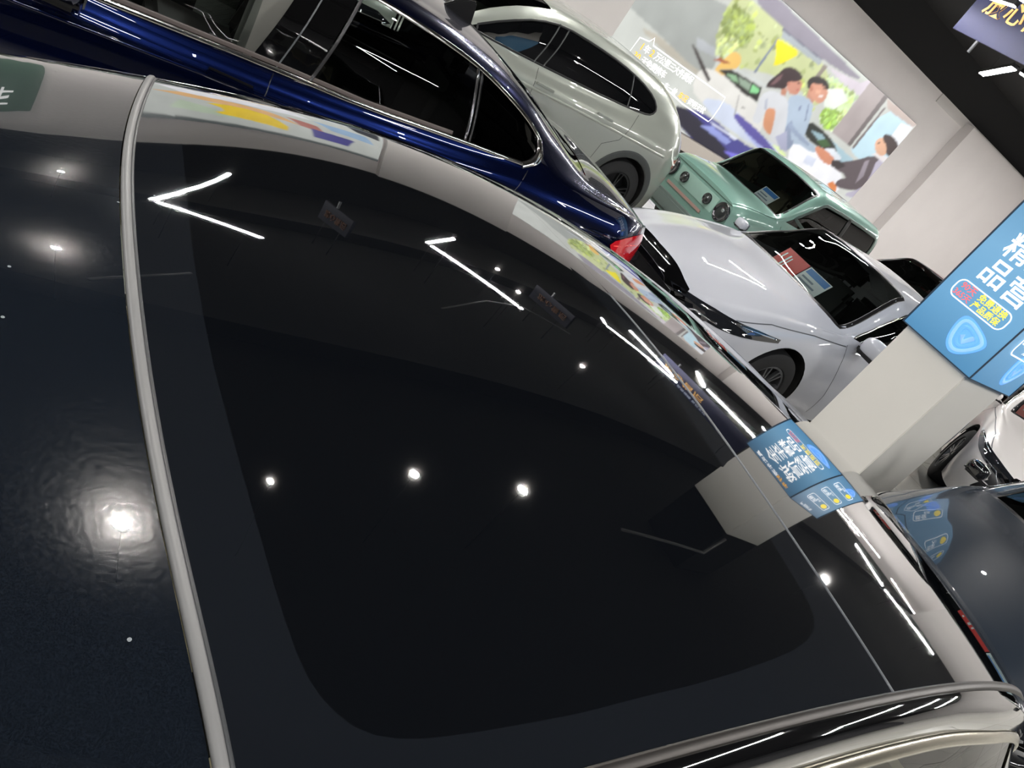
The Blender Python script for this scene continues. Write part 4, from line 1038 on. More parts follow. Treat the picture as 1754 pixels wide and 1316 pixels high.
def area_between(xa0, xa1, xb0, xb1, za, zb):
    return [(xa0, za), (xa1, za), (xb1, zb), (xb0, zb)]
for s in (1, -1):
    # panes: front door glass, rear door glass, quarter glass
    def top(x): return float(np.interp(x, [-1.5, -1.44, -1.30, -1.04, -.81, -.5, 0, .35, .65, .95, 1.22], [1.18, 1.25, 1.315, 1.39, 1.43, 1.452, 1.462, 1.43, 1.29, 1.11, .93]))
    def bot(x): return float(np.interp(x, [-1.40, -.94, -.40, .04, .80, 1.22], [1.10, 1.06, 1.005, .985, .935, .93]))
    def pane(xs_):
        return [(x, bot(x)) for x in xs_] + [(x, top(x)) for x in xs_[::-1]]
    patch(bs, 'side_window', bs.side(pane(list(np.linspace(.20, 1.2, 12))), s), CG, blue, off=-.010)
    patch(bs, 'side_window', bs.side(pane(list(np.linspace(-.96, -.13, 12))), s), CG, blue, off=-.010)
    patch(bs, 'quarter_window', bs.side([(-1.03, bot(-1.03)), (-1.40, 1.10), (-1.47, 1.13), (-1.50, 1.18), (-1.44, 1.25), (-1.30, 1.315), (-1.04, 1.385), (-.97, 1.40)], s), TG, blue, off=-.006)
    # door frame panels between the panes, leaning forward at the top
    for (b0, b1, t0, t1, off) in ((.165, .052, .03, -.06, -.003), (.046, -.10, -.066, -.20, -.003)):
        patch(bs, 'pillar_cover', bs.side([(b0, .985), (b1, .985), (t1, 1.452), (t0, 1.455)], s), mat('piano_black', (10, 10, 11), .05, coat=1.0), blue, off=off, sx=.04)
    strip(bs, 'frame_seal', bs.side_line([(-.115, 1.0), (-.215, 1.45)], s), .008, .004, mat('seal_mid', (60, 60, 62), .3, .3), blue)
    strip(bs, 'frame_gap', bs.side_line([(.049, .985), (-.063, 1.452)], s), .0035, .001, mat('seam_grey', (92, 96, 100), .35), blue)
    # chrome window surround
    ring_pts = [(x, z) for x, z in glass_out]
    lower = [p for p in ring_pts[:6]]
    d = bs.side_line([tuple(a) for a in smooth_line(ring_pts[1:6], 1)], s, .04); strip(bs, 'window_trim', d, .011, .007, CHR, blue, label='chrome strip along the belt line')
    up = [tuple(a) for a in smooth_line(ring_pts[5:] + [ring_pts[0]], 2)]
    d = bs.side_line(up, s, .04); strip(bs, 'window_trim', d, .012, .006, CHR, blue, label='chrome strip over the side windows')
    strip(bs, 'belt_seal', bs.side_line([(1.15, .955), (.8, .958), (.04, 1.008), (-.4, 1.028), (-.9, 1.078)], s), .010, .002, mat('seal_brown', (92, 84, 82), .4), blue, base=-.012)
    d = bs.side_line([tuple(a) for a in smooth_line([(-1.37, 1.09), (-1.43, 1.12), (-1.475, 1.18), (-1.45, 1.235)], 2)], s, .02)
    strip(bs, 'window_trim', d, .020, .009, CHR, blue, label='wide chrome corner of the window surround')
    d = bs.side_line([(-.985, bot(-.985) + .005), (-.925, 1.40)], s); strip(bs, 'window_divider', d, .009, .006, CHRD, blue)
    d = bs.side_line([(-1.012, bot(-1.0) + .005), (-.952, 1.40)], s); strip(bs, 'window_divider', d, .006, .004, TB, blue)
    seam_strip(bs, blue, [(.05, .965), (.06, .85), (.04, .5), (.02, .3)], s)
    seam_strip(bs, blue, [(-1.42, 1.08), (-1.37, .95), (-1.25, .82), (-1.05, .72), (-1.0, .3)], s); seam_strip(bs, blue, [(1.15, .9), (1.18, .6), (1.1, .3)], s)
    strip(bs, 'body_crease', bs.side_line([(2.1, .66), (1.2, .79), (.0, .862), (-1.2, .905), (-2.1, .92)], s), .006, .003, PBL, blue, base=-.004)
    for xh in (-1.08, .22):
        p = bs.S(np.array([[xh, float(bs.v_at(np.array([xh]), np.array([.865]))[0])]]))[0]
        hb = box('door_handle', xh - .11, xh + .11, s * (p[1] + .018) - .010, s * (p[1] + .018) + .008, p[2] - .012, p[2] + .016, PBL, blue, .008)
        box('handle_recess', xh - .10, xh + .10, s * (p[1] - .002) - .003, s * (p[1] - .002) + .003, p[2] - .02, p[2] + .02, TB, hb, .002)
    # tail lamp
    tl = [(-2.20, .915), (-2.36, .985), (-2.55, 1.0), (-2.61, .98), (-2.61, .80), (-2.50, .775), (-2.36, .80), (-2.26, .85)]
    patch(bs, 'tail_lamp', bs.side([tuple(a) for a in smooth_poly(tl, 1)], s, .03), REDL, blue, off=.004, sx=.05)
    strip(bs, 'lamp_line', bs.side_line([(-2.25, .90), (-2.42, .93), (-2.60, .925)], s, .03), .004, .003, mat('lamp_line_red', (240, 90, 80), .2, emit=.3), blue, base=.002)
    hl = [(2.25, .60), (1.85, .68), (1.80, .74), (2.0, .73), (2.28, .68)]
    patch(bs, 'headlamp', bs.side(hl, s, .05), LAMP, blue, off=.004)
    for cx in (1.43, -1.45): wheel(blue, cx, s * .82, .345, .34, .235, s)
    mirror(blue, .92, s * .90, 1.0, s, PBL)
flat_patch('tail_lamp', [(-.60, .83), (-.28, .84), (-.28, .94), (-.60, .96)], bs.xr - .010, .012, REDL, blue); flat_patch('tail_lamp', [(.28, .84), (.60, .83), (.60, .96), (.28, .94)], bs.xr - .010, .012, REDL, blue)
flat_patch('grille', [(-.28, .42), (.28, .42), (.30, .62), (-.30, .62)], bs.xf, .012, TB, blue)
# shark-fin aerial
fin = [(-.86, 1.49), (-.93, 1.56), (-1.0, 1.595), (-1.05, 1.60), (-1.08, 1.47)]
bm = bmesh.new(); f = bm.faces.new([bm.verts.new((x, -.014, z)) for x, z in fin]); r_ = bmesh.ops.extrude_face_region(bm, geom=[f])
for v in r_['geom']:
    if isinstance(v, bmesh.types.BMVert): v.co.y += .028
bmesh.ops.recalc_face_normals(bm, faces=bm.faces); bmesh.ops.bevel(bm, geom=bm.edges[:], offset=.008, segments=2, affect='EDGES')
bm_obj('roof_aerial', bm, TB, blue, auto=40)
cabin(blue, -1.75, 1.0, .70, .42, .93)
box('parcel_shelf', -1.95, -1.35, -.68, .68, .98, 1.02, LEA, blue, .02)
box('dashboard', .85, 1.15, -.68, .68, .70, .93, DARK, blue, .05)
for s in (-1, 1):
    seat(blue, -.02, s * .36, .50, LEA, .52)
    box('rear_backrest', -1.32, -1.12, s * .33 - .31, s * .33 + .31, .55, 1.10, LEA, blue, .07)
    box('headrest', -1.34, -1.22, s * .36 - .13, s * .36 + .13, 1.10, 1.27, LEA, blue, .05)
    bm = bmesh.new(); add_box(bm, -.10, .16, s * .70 - .02, s * .70 + .02, .60, 1.40, .02, Matrix.Translation((.07, 0, 0)))
    bm_obj('belt_pillar_cover', bm, mat('trim_pale_grey', (150, 150, 144), .7), blue, auto=40)
    box('door_armrest', -.95, -.2, s * .66 - .04, s * .66 + .04, .82, .90, LEA, blue, .02)
box('rear_bench', -1.2, -.68, -.62, .62, .46, .66, LEA, blue, .07)

# ---- generic coupe-like saloon used for three cars
def coupe_shape(z=1.0, w=1.0):
    c = dict(
        w2=[(-2.5, .96), (-1.4, 1.0), (1.4, .995), (2.5, .92)], w3=[(-2.5, .93), (-1.4, .985), (0, .97), (1.4, .975), (2.0, .93), (2.5, .84)],
        w4=[(-2.5, .82), (-1.4, .86), (0, .88), (.8, .89), (1.5, .86), (2.1, .78), (2.5, .66)],
        w6=[(-2.5, .66), (-1.9, .66), (-1.2, .58), (-.6, .60), (.05, .62), (.8, .78), (1.5, .62), (2.5, .48)],
        z3=[(-2.5, .84), (-1.4, .86), (.2, .82), (1.0, .80), (1.7, .76), (2.5, .60)],
        z4=[(-2.5, 1.05), (-1.5, 1.07), (-.6, 1.03), (.2, 1.0), (.8, .985), (1.5, .90), (2.1, .78), (2.5, .66)],
        z6=[(-2.5, 1.06), (-1.95, 1.14), (-1.3, 1.34), (-.6, 1.46), (.05, 1.455), (.4, 1.26), (.8, 1.03), (1.5, .955), (2.1, .83), (2.5, .70)],
        z8=[(-2.5, 1.08), (-1.95, 1.19), (-1.3, 1.42), (-.6, 1.54), (.05, 1.53), (.45, 1.33), (.95, 1.075), (1.5, 1.01), (2.1, .885), (2.42, .78), (2.5, .72)])
    c = {k: [(a, b * (z if k[0] == 'z' else w)) for a, b in v] for k, v in c.items()}
    return CarShape(c, -2.36, 2.5, rf=(.55, .34, 2.2), rr=(.4, .2, 2.2), sill=.2)
WINO = [(.66, 1.03), (.3, 1.02), (-.6, 1.055), (-1.35, 1.10), (-1.62, 1.14), (-1.55, 1.19), (-1.2, 1.31), (-.6, 1.415), (-.1, 1.41), (.1, 1.36), (.38, 1.19)]
WIND = [(.80, 6.12), (.90, 7), (.93, 8), (.90, 9), (.80, 9.88), (.07, 9.85), (.13, 8), (.07, 6.15)]
RWIN = [(-1.10, 6.2), (-1.06, 8), (-1.10, 9.8), (-1.88, 9.8), (-1.95, 8), (-1.88, 6.2)]
def coupe(root, sh, pm, z=1.0, mm=None, grade=1, arches=((1.40, .375, .405), (-1.42, .375, .405)), wg=None, sx=.07):
    wino = [(x, zz * z) for x, zz in WINO]
    build_body(root, sh, pm, arches, [wino], WIND, RWIN, sx=sx)
    cap(sh, 'front_fascia', sh.xf, root, NB); cap(sh, 'rear_fascia', sh.xr, root, pm)
    patch(sh, 'windscreen', densify(WIND, .1), wg or WG, root, off=-.004)
    fr = densify([(.80, 6.12), (.90, 7), (.93, 8), (.90, 9), (.80, 9.88), (.07, 9.85), (.13, 8), (.07, 6.15)], .08)
    strip(sh, 'windscreen_border', fr, .022, .001, TB, root, closed=True, base=-.003)
    patch(sh, 'rear_window', densify(RWIN, .12), TG, root, off=-.004)
    for s in (1, -1):
        patch(sh, 'side_window', sh.side(wino, s), SG, root, off=-.005)
        d = sh.side_line([tuple(a) for a in smooth_line(wino[5:] + [wino[0]], 1)], s, .05); strip(sh, 'window_trim', d, .009, .005, CHR, root)
        seam_strip(sh, root, [(.74, .97 * z), (.72, .80 * z), (.60, .50), (.58, .28)], s, .003)
        seam_strip(sh, root, [(-.35, 1.0 * z), (-.36, .6), (-.35, .28)], s); seam_strip(sh, root, [(-1.2, 1.04 * z), (-1.15, .85), (-.98, .6), (-.98, .28)], s)
        strip(sh, 'hood_gap', sh.side_line([(2.05, .765 * z), (1.7, .855 * z), (1.2, .925 * z), (.75, .955 * z)], s), .005, .001, mat('gap_grey', (70, 74, 80), .5), root, base=-.001)
        for xh in (-.15, -1.0):
            p = sh.S(np.array([[xh, 3.3]]))[0]
            box('door_handle', xh - .11, xh + .11, s * (p[1] + .014) - .010, s * (p[1] + .014) + .010, p[2] - .014, p[2] + .014, pm, root, .008)
        for (cx, cz, r) in arches: wheel(root, cx, s * (float(sh.S(np.array([[cx, 2.0]]))[0, 1]) - .13), cz - .02, r - .05, .24, s, rim_mat=mat('rim_dark', (120, 122, 126), .3, .8), spokes=7)
        mirror(root, .56 if s > 0 else .62, s * (float(sh.S(np.array([[.56, 4.0]]))[0, 1]) + .04), 1.06 * z, s, mm or pm, 1.1 if s > 0 else .62)
        hl = [(2.44, .63 * z), (2.2, .655 * z), (1.85, .72 * z), (1.62, .77 * z), (1.60, .80 * z), (1.85, .785 * z), (2.2, .745 * z), (2.46, .70 * z)]
        patch(sh, 'headlamp', sh.side(hl, s, .05), LAMP, root, off=.004, sx=.05)
        strip(sh, 'lamp_strip', sh.side_line([(2.42, .685 * z), (2.2, .73 * z), (1.85, .772 * z), (1.64, .79 * z)], s, .05), .007, .004, LAMPC, root, base=.002)
    cabin(root, -1.7, .62, .72, .42, .95)
    box('dashboard', .30, .74, -.70, .70, .80, .96, DARK, root, .05)
    for s in (-1, 1): seat(root, -.35, s * .36, .48, DARK, .5)
    box('rear_backrest', -1.4, -1.2, -.6, .6, .5, 1.1, DARK, root, .06)

# ---- white coupe-like saloon with price cards
pose = (7.09, 4.07, 176.8)
white = thing('white_coupe', 'pearl white low saloon with red price card behind the windscreen and black nose', 'car', (pose[0], pose[1], 0), pose[2])
ws = coupe_shape(1.0, 1.0)
PW_ = paint('paint_pearl_white', (184, 187, 196), metal=0, rough=.5, flake=.04)
coupe(white, ws, PW_, sx=.05)
def fascia(root, sh, z=1.0):
    nose = [(sh.xf, .69 * z), (sh.xf - .06, .70 * z)]
    x = sh.xf
    for s in (1, -1):
        g = [(x - .001, .28), (x - .001, .665 * z), (x - .10, .685 * z), (x - .22, .69 * z), (x - .24, .655 * z), (x - .10, .56 * z), (x - .14, .40)]
        patch(sh, 'grille_side', sh.side(g, s, .04), TB, root, off=.004, sx=.05)
        strip(sh, 'nose_trim', sh.side_line([(x - .002, .575 * z), (x - .06, .60 * z), (x - .16, .665 * z), (x - .30, .675 * z)], s, .03), .008, .006, CHRD, root, base=.002)
    v = np.linspace(0, 16, 33); P = sh.S(np.stack([np.full(33, x), v], 1))
    ymax = P[:, 1].max() * .96
    patch(sh, 'nose_panel', densify([(x, 3.3), (x - .10, 3.4), (x - .16, 5), (x - .15, 6.5), (x - .13, 8), (x - .15, 9.5), (x - .16, 11), (x - .10, 12.6), (x, 12.7)], .08), NB, root, off=.004, sx=.05)
    flat_patch('grille', [(-ymax, .27), (ymax, .27), (ymax * .98, .60 * z), (ymax * .9, .67 * z), (-ymax * .9, .67 * z), (-ymax * .98, .60 * z)], x + .001, .012, TB, root)
    box('grille_bar', x + .012, x + .022, -ymax * .96, ymax * .96, .565 * z, .583 * z, CHRD, root, .003)
    for k in range(4): box('grille_slat', x + .012, x + .018, -ymax * .8, ymax * .8, .32 + k * .055, .335 + k * .055, mat('slat_grey', (60, 62, 64), .3, .6), root, .002)
    bm = bmesh.new(); bmesh.ops.create_circle(bm, cap_ends=True, radius=.045, segments=20)
    bmesh.ops.transform(bm, matrix=Matrix.Translation((x + .016, 0, .63 * z)) @ Matrix.Rotation(math.pi / 2, 4, 'Y'), verts=bm.verts)
    bm_obj('badge', bm, CHRD, root)
    box('number_plate', x + .013, x + .022, -.22, .22, .42, .53, mat('plate_blank', (40, 60, 120), .4), root, .004)
fascia(white, ws)
def card(root, sh, quad, m, name, depth=.03, parts=()):
    """flat card standing just inside the windscreen; quad = four (x, v) corners"""
    q = np.array(quad, float); P = sh.S(q); N = sh.N(q); P = P - N * depth
    V = list(P) + list(P - N * .003)
    o = mesh_obj(name, V, [(0, 1, 2, 3), (7, 6, 5, 4), (0, 4, 5, 1), (1, 5, 6, 2), (2, 6, 7, 3), (3, 7, 4, 0)], m, root)
    for (u0, u1, v0, v1, mm, nm) in parts:
        def at(u, v): return (P[0] * (1 - u) + P[1] * u) * (1 - v) + (P[3] * (1 - u) + P[2] * u) * v + N[0] * .0015
        mesh_obj(nm, [at(u0, v0), at(u1, v0), at(u1, v1), at(u0, v1)], [(0, 1, 2, 3)], mm, o)
    return o
# (cards are placed after the pose is known)
def card_xyz(root, corners, m, name, parts=()):
    P = np.array(corners, float); n = np.cross(P[1] - P[0], P[3] - P[0]); n /= np.linalg.norm(n)
    if n[0] < 0: n = -n
    V = list(P) + list(P - n * .004)
    o = mesh_obj(name, V, [(0, 1, 2, 3), (7, 6, 5, 4), (0, 4, 5, 1), (1, 5, 6, 2), (2, 6, 7, 3), (3, 7, 4, 0)], m, None)
    for (u0, u1, v0, v1, mm, nm) in parts:
        def at(u, v): return (P[0] * (1 - u) + P[1] * u) * (1 - v) + (P[3] * (1 - u) + P[2] * u) * v + n * .0015
        mesh_obj(nm, [at(u0, v0), at(u1, v0), at(u1, v1), at(u0, v1)], [(0, 1, 2, 3)], mm, o)
    return o
def set_cards(root, y0, x, z0, lab_red, lab_white, w=.32, h=.23):
    """red and white price cards leaning on the dashboard; corners in the car's frame, object placed in the world"""
    out = []
    if lab_red:
        c = [(x, y0, z0), (x, y0 + w, z0), (x - .16, y0 + w, z0 + h), (x - .16, y0, z0 + h)]
        o = card_xyz(root, c, CARDR, 'price_card', [(.30, .36, .25, .8, CARDW, 'print_line'), (.42, .46, .2, .75, CARDW, 'print_line'), (.12, .16, .5, .8, CARDW, 'print_line')])
        out.append(props(o, lab_red, 'card'))
    if lab_white:
        y1 = y0 + (w + .01 if lab_red else 0)
        c = [(x, y1, z0), (x, y1 + w, z0), (x - .16, y1 + w, z0 + h), (x - .16, y1, z0 + h)]
        o = card_xyz(root, c, CARDW, 'price_card', [(.05, .95, .74, .97, CARDB, 'print_band'), (.1, .6, .55, .62, mat('print_grey', (140, 150, 170), .5), 'print_line'), (.1, .8, .40, .47, mat('print_grey', (140, 150, 170), .5), 'print_line'), (.1, .5, .25, .32, mat('print_grey', (140, 150, 170), .5), 'print_line')])
        out.append(props(o, lab_white, 'card'))
    for o in out:
        o.location = root.location; o.rotation_euler = root.rotation_euler
    return out
set_cards(white, -.38, .71, .975, 'red price card behind the windscreen of the white low saloon', 'white price card with blue band beside the red card in the white low saloon')


# ---- dark grey car at the lower right
pose = (6.5, .75, 181)
grey = thing('grey_car', 'dark grey metallic car at the right edge with light bars mirrored on its hood', 'car', (pose[0], pose[1], 0), pose[2])
gs = coupe_shape(1.0, .92)
coupe(grey, gs, paint('paint_graphite', (30, 38, 48), metal=0, rough=.4, flake=.2, spec=.12), sx=.05, mm=mat('mirror_black', (16, 17, 19), .08, coat=1.0))
fascia(grey, gs)
set_cards(grey, -.22, .66, .985, 'red price card in the windscreen of the dark grey car, mirrored at the roof end', 'white price card beside the red one in the dark grey car')

# ---- dark red car far behind the white one
pose = (13.6, 6.6, 178)
red = thing('brown_red_car', 'dark red car with brown roof, mostly hidden behind the white low saloon and the sign', 'car', (pose[0], pose[1], 0), pose[2])
rs = coupe_shape(1.0, 1.0)
coupe(red, rs, paint('paint_dark_red', (104, 40, 40), metal=.5, rough=.35, flake=.1), sx=.1)
fascia(red, rs)

# ---- SUV bodies
def suv_shape():
    c = dict(
        w2=[(-2.6, .93), (-1.9, .965), (1.0, .96), (1.95, .90)], w3=[(-2.6, .90), (-1.9, .955), (0, .94), (1.2, .93), (1.95, .82)],
        w4=[(-2.6, .80), (-1.9, .86), (0, .87), (.9, .87), (1.4, .80), (1.95, .64)],
        w6=[(-2.6, .60), (-2.0, .64), (-1.2, .67), (0, .69), (.5, .70), (1.0, .74), (1.95, .5)],
        z3=[(-2.6, .98), (-1.9, 1.04), (0, .98), (1.0, .94), (1.95, .74)],
        z4=[(-2.6, 1.12), (-2.1, 1.24), (-1.5, 1.23), (-1.0, 1.18), (-.2, 1.14), (.5, 1.10), (1.0, 1.06), (1.5, .98), (1.95, .84)],
        z6=[(-2.6, 1.16), (-2.45, 1.28), (-2.1, 1.48), (-1.7, 1.59), (-1.1, 1.63), (-.5, 1.64), (-.1, 1.62), (.3, 1.50), (.6, 1.34), (1.0, 1.09), (1.5, 1.02), (1.95, .88)],
        z8=[(-2.6, 1.18), (-2.45, 1.32), (-2.1, 1.55), (-1.7, 1.655), (-1.1, 1.69), (-.5, 1.69), (-.1, 1.67), (.35, 1.53), (1.0, 1.13), (1.5, 1.08), (1.95, .92)])
    return CarShape(c, -2.6, 1.95, rf=(.5, .30, 2.3), rr=(.5, .26, 2.3), sill=.24)
SWIN = [(.80, 1.13), (.45, 1.135), (-.21, 1.17), (-1.08, 1.22), (-1.55, 1.265), (-1.68, 1.30), (-1.72, 1.37), (-1.62, 1.46), (-1.35, 1.53), (-1.0, 1.565), (-.6, 1.575), (-.15, 1.565), (.15, 1.49), (.45, 1.34)]
SWIND = [(.95, 6.12), (1.0, 8), (.95, 9.88), (.02, 9.85), (.05, 8), (.02, 6.15)]
SREAR = [(-2.12, 6.2), (-2.08, 8), (-2.12, 9.8), (-2.52, 9.6), (-2.54, 8), (-2.52, 6.4)]
def suv(root, sh, pm, sx=.07, clad=True, lamps='slim'):
    AR = ((-1.74, .40, .42), (1.15, .40, .42))
    build_body(root, sh, pm, AR, [SWIN], SWIND, SREAR, sx=sx)
    cap(sh, 'front_fascia', sh.xf, root, pm); cap(sh, 'rear_fascia', sh.xr, root, pm)
    patch(sh, 'windscreen', densify(SWIND, .12), WG, root, off=-.004); patch(sh, 'rear_window', densify(SREAR, .12), TG, root, off=-.004)
    DG = mat('privacy_glass', (10, 11, 13), .03, coat=1)
    CL = mat('cladding_grey', (58, 62, 62), .6)
    for s in (1, -1):
        patch(sh, 'side_window', sh.side([tuple(a) for a in smooth_poly(SWIN, 1)], s), DG, root, off=-.004)
        d = sh.side([tuple(a) for a in smooth_poly(SWIN, 1)], s); strip(sh, 'window_trim', d, .010, .003, TB, root, closed=True)
        for a, b in ((( .02, 1.15), (-.10, 1.56)), ((-.10, 1.16), (-.22, 1.565)), ((-1.30, 1.25), (-1.22, 1.54))):
            strip(sh, 'window_divider', sh.side_line([a, b], s), .006, .003, mat('divider_grey', (70, 72, 74), .4), root)
        seam_strip(sh, root, [(-.06, 1.13), (-.08, .8), (-.06, .3)], s); seam_strip(sh, root, [(-1.50, 1.23), (-1.38, .92), (-1.2, .8), (-1.15, .35)], s); seam_strip(sh, root, [(.9, 1.05), (.92, .6), (.85, .3)], s)
        d = sh.side_line([(.6, .93), (-.6, .97), (-1.5, .985), (-2.1, .99)], s); strip(sh, 'body_crease', d, .014, .010, pm, root, base=-.004)
        for (cx, cz, r) in AR:
            if clad:
                rr = r + .035; a = [(x, max(z, .26)) for x, z in circle(cx, cz, rr, -12, 192, 24)]
                o = sh.side_line(a, s, .06); strip(sh, 'arch_cladding', o, .04, .012, CL, root, base=-.004)
            wheel(root, cx, s * (float(sh.S(np.array([[cx, 2.0]]))[0, 1]) - .14), cz - .02, .375, .25, s, spokes=5, rim_mat=mat('rim_black', (34, 35, 37), .4, .5))
        for xh in (-.20, -1.05):
            p = sh.S(np.array([[xh, 3.15]]))[0]
            box('door_handle', xh - .12, xh + .12, s * (p[1] + .012) - .008, s * (p[1] + .012) + .008, p[2] - .014, p[2] + .014, pm, root, .006)
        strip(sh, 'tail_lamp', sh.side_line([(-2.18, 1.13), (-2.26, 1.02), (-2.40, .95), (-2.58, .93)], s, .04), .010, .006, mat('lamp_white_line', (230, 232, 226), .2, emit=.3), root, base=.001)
        patch(sh, 'lamp_panel', sh.side([(-2.35, 1.0), (-2.59, 1.02), (-2.59, .90), (-2.40, .90)], s, .05), REDL if lamps == 'slim' else TB, root, off=.003, sx=.06)
        hl = [(1.93, .70), (1.62, .76), (1.50, .83), (1.62, .86), (1.93, .80)]
        patch(sh, 'headlamp', sh.side(hl, s, .05), LAMP, root, off=.004, sx=.05)
        mirror(root, .98, s * .88, 1.08, s, pm, .9)
    cabin(root, -2.2, .85, .74, .5, 1.05); box('dashboard', .5, .92, -.7, .7, .85, 1.06, DARK, root, .05)
    for s in (-1, 1): seat(root, -.2, s * .38, .6, DARK, .5)
    x = sh.xf
    flat_patch('grille', [(-.45, .42), (.45, .42), (.52, .70), (-.52, .70)], x + .001, .012, TB, root)
    for k in range(5): box('grille_slat', x + .012, x + .02, -.44, .44, .45 + k * .05, .462 + k * .05, CHRD, root, .002)
pose = (4.5, 7.6, 180)
champ = thing('champagne_suv', 'pale grey-green crossover with black windows, behind the tail of the dark blue saloon', 'car', (pose[0], pose[1], 0), pose[2])
suv(champ, suv_shape(), paint('paint_champagne', (160, 165, 156), metal=.35, rough=.3, flake=.06))
pose = (11.1, 2.80, 207)
wsal = thing('white_saloon', 'white car standing diagonally behind the grey pillar, front wheel and headlamp in view', 'car', (pose[0], pose[1], 0), pose[2])
wl = coupe_shape(1.0, .96)
coupe(wsal, wl, paint('paint_white', (226, 222, 220), metal=.05, rough=.3, flake=.03), sx=.06)
fascia(wsal, wl)
set_cards(wsal, -.66, .62, .985, 'red price card in the windscreen of the diagonal white car, at the right edge', None)

# ---- mint green mini off-roader
pose = (9.35, 6.85, 178.5)
mint = thing('mint_jeep', 'boxy mint green mini off-roader with round black lamps and a price card in its windscreen', 'car', (pose[0], pose[1], 0), pose[2])
PM = paint('paint_mint', (122, 160, 148), metal=.2, rough=.35, flake=.05)
jc = dict(
    w2=[(-1.2, .79), (1.7, .79)], w3=[(-1.2, .78), (1.5, .78), (1.7, .76)], w4=[(-1.2, .74), (.9, .74), (1.5, .73), (1.7, .72)], w6=[(-1.2, .655), (.3, .665), (.95, .70), (1.5, .66), (1.7, .62)],
    z3=[(-1.2, .96), (.9, .95), (1.7, .88)], z4=[(-1.2, 1.08), (.9, 1.06), (1.5, 1.01), (1.7, .955)],
    z6=[(-1.2, 1.55), (-1.1, 1.61), (-.3, 1.63), (.35, 1.62), (.48, 1.58), (1.0, 1.10), (1.5, 1.05), (1.66, 1.01), (1.7, .985)],
    z8=[(-1.2, 1.58), (-1.1, 1.66), (-.3, 1.69), (.35, 1.68), (.50, 1.63), (1.02, 1.13), (1.5, 1.09), (1.66, 1.04), (1.7, 1.01)])
js = CarShape(jc, -1.2, 1.7, rf=(.25, .07, 2.2), rr=(.2, .06, 2.0), sill=.3)
JW = [(.80, 1.12), (-1.08, 1.13), (-1.08, 1.50), (-1.0, 1.545), (.28, 1.555), (.42, 1.50)]
JWD = [(.96, 6.15), (.99, 8), (.96, 9.85), (.52, 9.8), (.53, 8), (.52, 6.2)]
JR = [(-1.195, 5.5), (-1.19, 5.5), (-1.19, 10.5), (-1.195, 10.5)]
build_body(mint, js, PM, ((1.05, .36, .37), (-.85, .36, .37)), [JW], JWD, None, sx=.06)
cap(js, 'front_fascia', js.xf, mint, PM); cap(js, 'rear_fascia', js.xr, mint, PM)
patch(js, 'windscreen', densify(JWD, .08), glass('windscreen_pale', (220, 228, 222), .85, ior=2.1), mint, off=-.004)
strip(js, 'windscreen_border', densify(JWD, .08), .014, .001, TB, mint, closed=True, base=-.003)
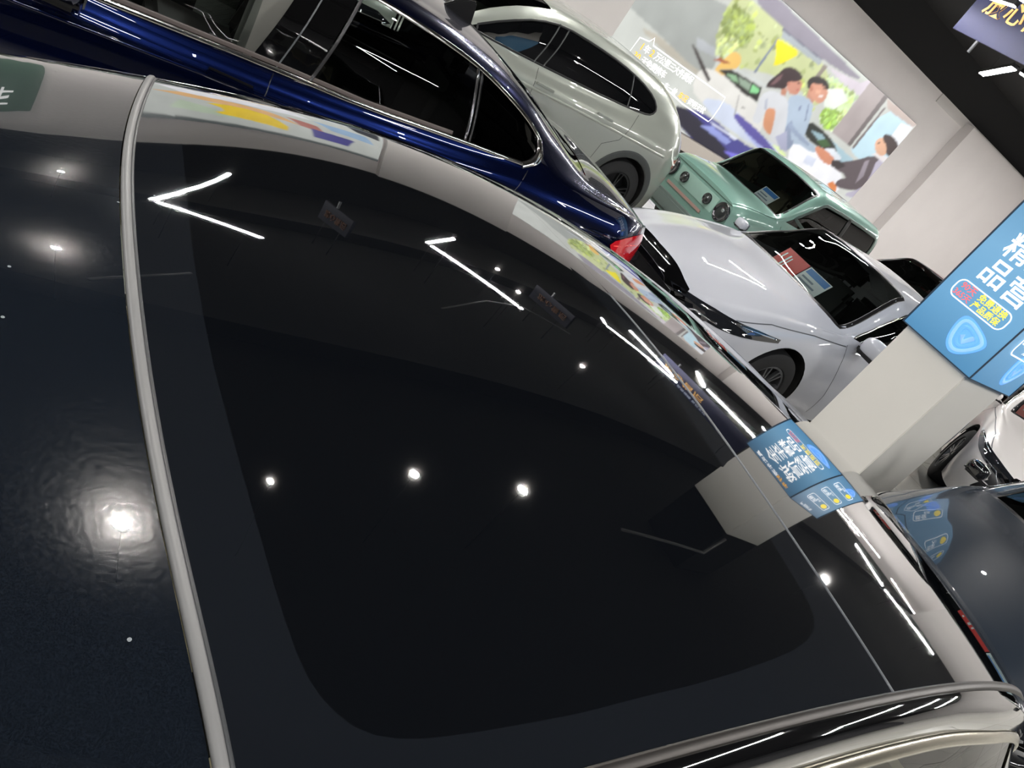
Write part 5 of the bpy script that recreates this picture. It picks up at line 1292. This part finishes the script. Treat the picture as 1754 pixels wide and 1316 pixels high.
for s in (1, -1):
    patch(js, 'side_window', js.side(JW, s), glass('side_tint', (120, 120, 100), .35), mint, off=-.006)
    strip(js, 'window_border', js.side([tuple(a) for a in smooth_poly(JW, 1)], s), .02, .002, mat('frame_dark_green', (62, 78, 72), .4), mint, closed=True)
    strip(js, 'window_post', js.side_line([(-.28, 1.12), (-.28, 1.55)], s), .04, .004, mat('post_black', (22, 24, 24), .4), mint)
    seam_strip(js, mint, [(-.28, 1.08), (-.28, .4)], s); seam_strip(js, mint, [(.82, 1.05), (.80, .4)], s)
    for cx in (1.05, -.85):
        wheel(mint, cx, s * .68, .34, .33, .2, s)
        strip(js, 'arch_cladding', js.side_line([(x, max(z, .32)) for x, z in circle(cx, .36, .40, -8, 188, 20)], s, .06), .035, .014, mat('cladding_black', (40, 42, 42), .6), mint)
    mirror(mint, .74, s * .80, 1.02, s, PM, .7)
    box('hinge', .70, .78, s * .775 - .01, s * .775 + .01, .80, .84, TB, mint, .004)
    # round lamps: black ring, dark lens and an off-centre bright spot modelled as a glint
    for (yy_, rr_, nm) in ((s * .59, .125, 'headlamp'), (s * .27, .072, 'fog_lamp')):
        prof = [(1.0, 0), (1.0, .03), (.86, .036), (.84, .02), (.5, .028), (0, .034)]
        n = 28; vs_, fs = [], []
        for i in range(n):
            t = 2 * math.pi * i / n
            for pr, px in prof: vs_.append((js.xf + .002 + px, yy_ + rr_ * pr * math.cos(t), .82 + rr_ * pr * math.sin(t)))
        k = len(prof)
        for i in range(n):
            for q in range(k - 1): fs.append((i * k + q, ((i + 1) % n) * k + q, ((i + 1) % n) * k + q + 1, i * k + q + 1))
        lo = mesh_obj(nm, vs_, fs, LAMP, mint, smooth=True)
        ellipsoid('lamp_glint_spot', (js.xf + .03, yy_ + rr_ * .15, .82 + rr_ * .25), (.015, rr_ * .2, rr_ * .2), mat('lamp_glint', (170, 176, 176), .2, .8), lo)
box('front_panel_line', js.xf + .001, js.xf + .006, -.66, .66, .955, .963, mat('gap_green', (60, 84, 76), .5), mint)
flat_patch('front_panel', [(-.44, .72), (.44, .72), (.44, .92), (-.44, .92)], js.xf + .001, .006, paint('paint_mint_pale', (150, 184, 172), metal=.1, rough=.4, flake=.05), mint)
box('front_stripe', js.xf + .002, js.xf + .012, -.50, .30, .62, .66, mat('stripe_rose', (170, 140, 132), .5), mint, .004)
box('front_bumper', js.xf - .05, js.xf + .10, -.74, .74, .34, .54, mat('bumper_grey', (110, 122, 118), .5), mint, .03)
cabin(mint, -1.1, .75, .66, .5, 1.02); box('dashboard', .62, .9, -.62, .62, .85, 1.04, DARK, mint, .04)
SB = mat('seat_olive', (96, 92, 74), .7)
for s in (-1, 1): seat(mint, -.05, s * .34, .62, SB, .46)
box('rear_backrest', -.95, -.8, -.55, .55, .7, 1.2, SB, mint, .05)
set_cards(mint, .02, .84, 1.06, None, 'white price card with blue band in the windscreen of the mint green off-roader', w=.30, h=.22)
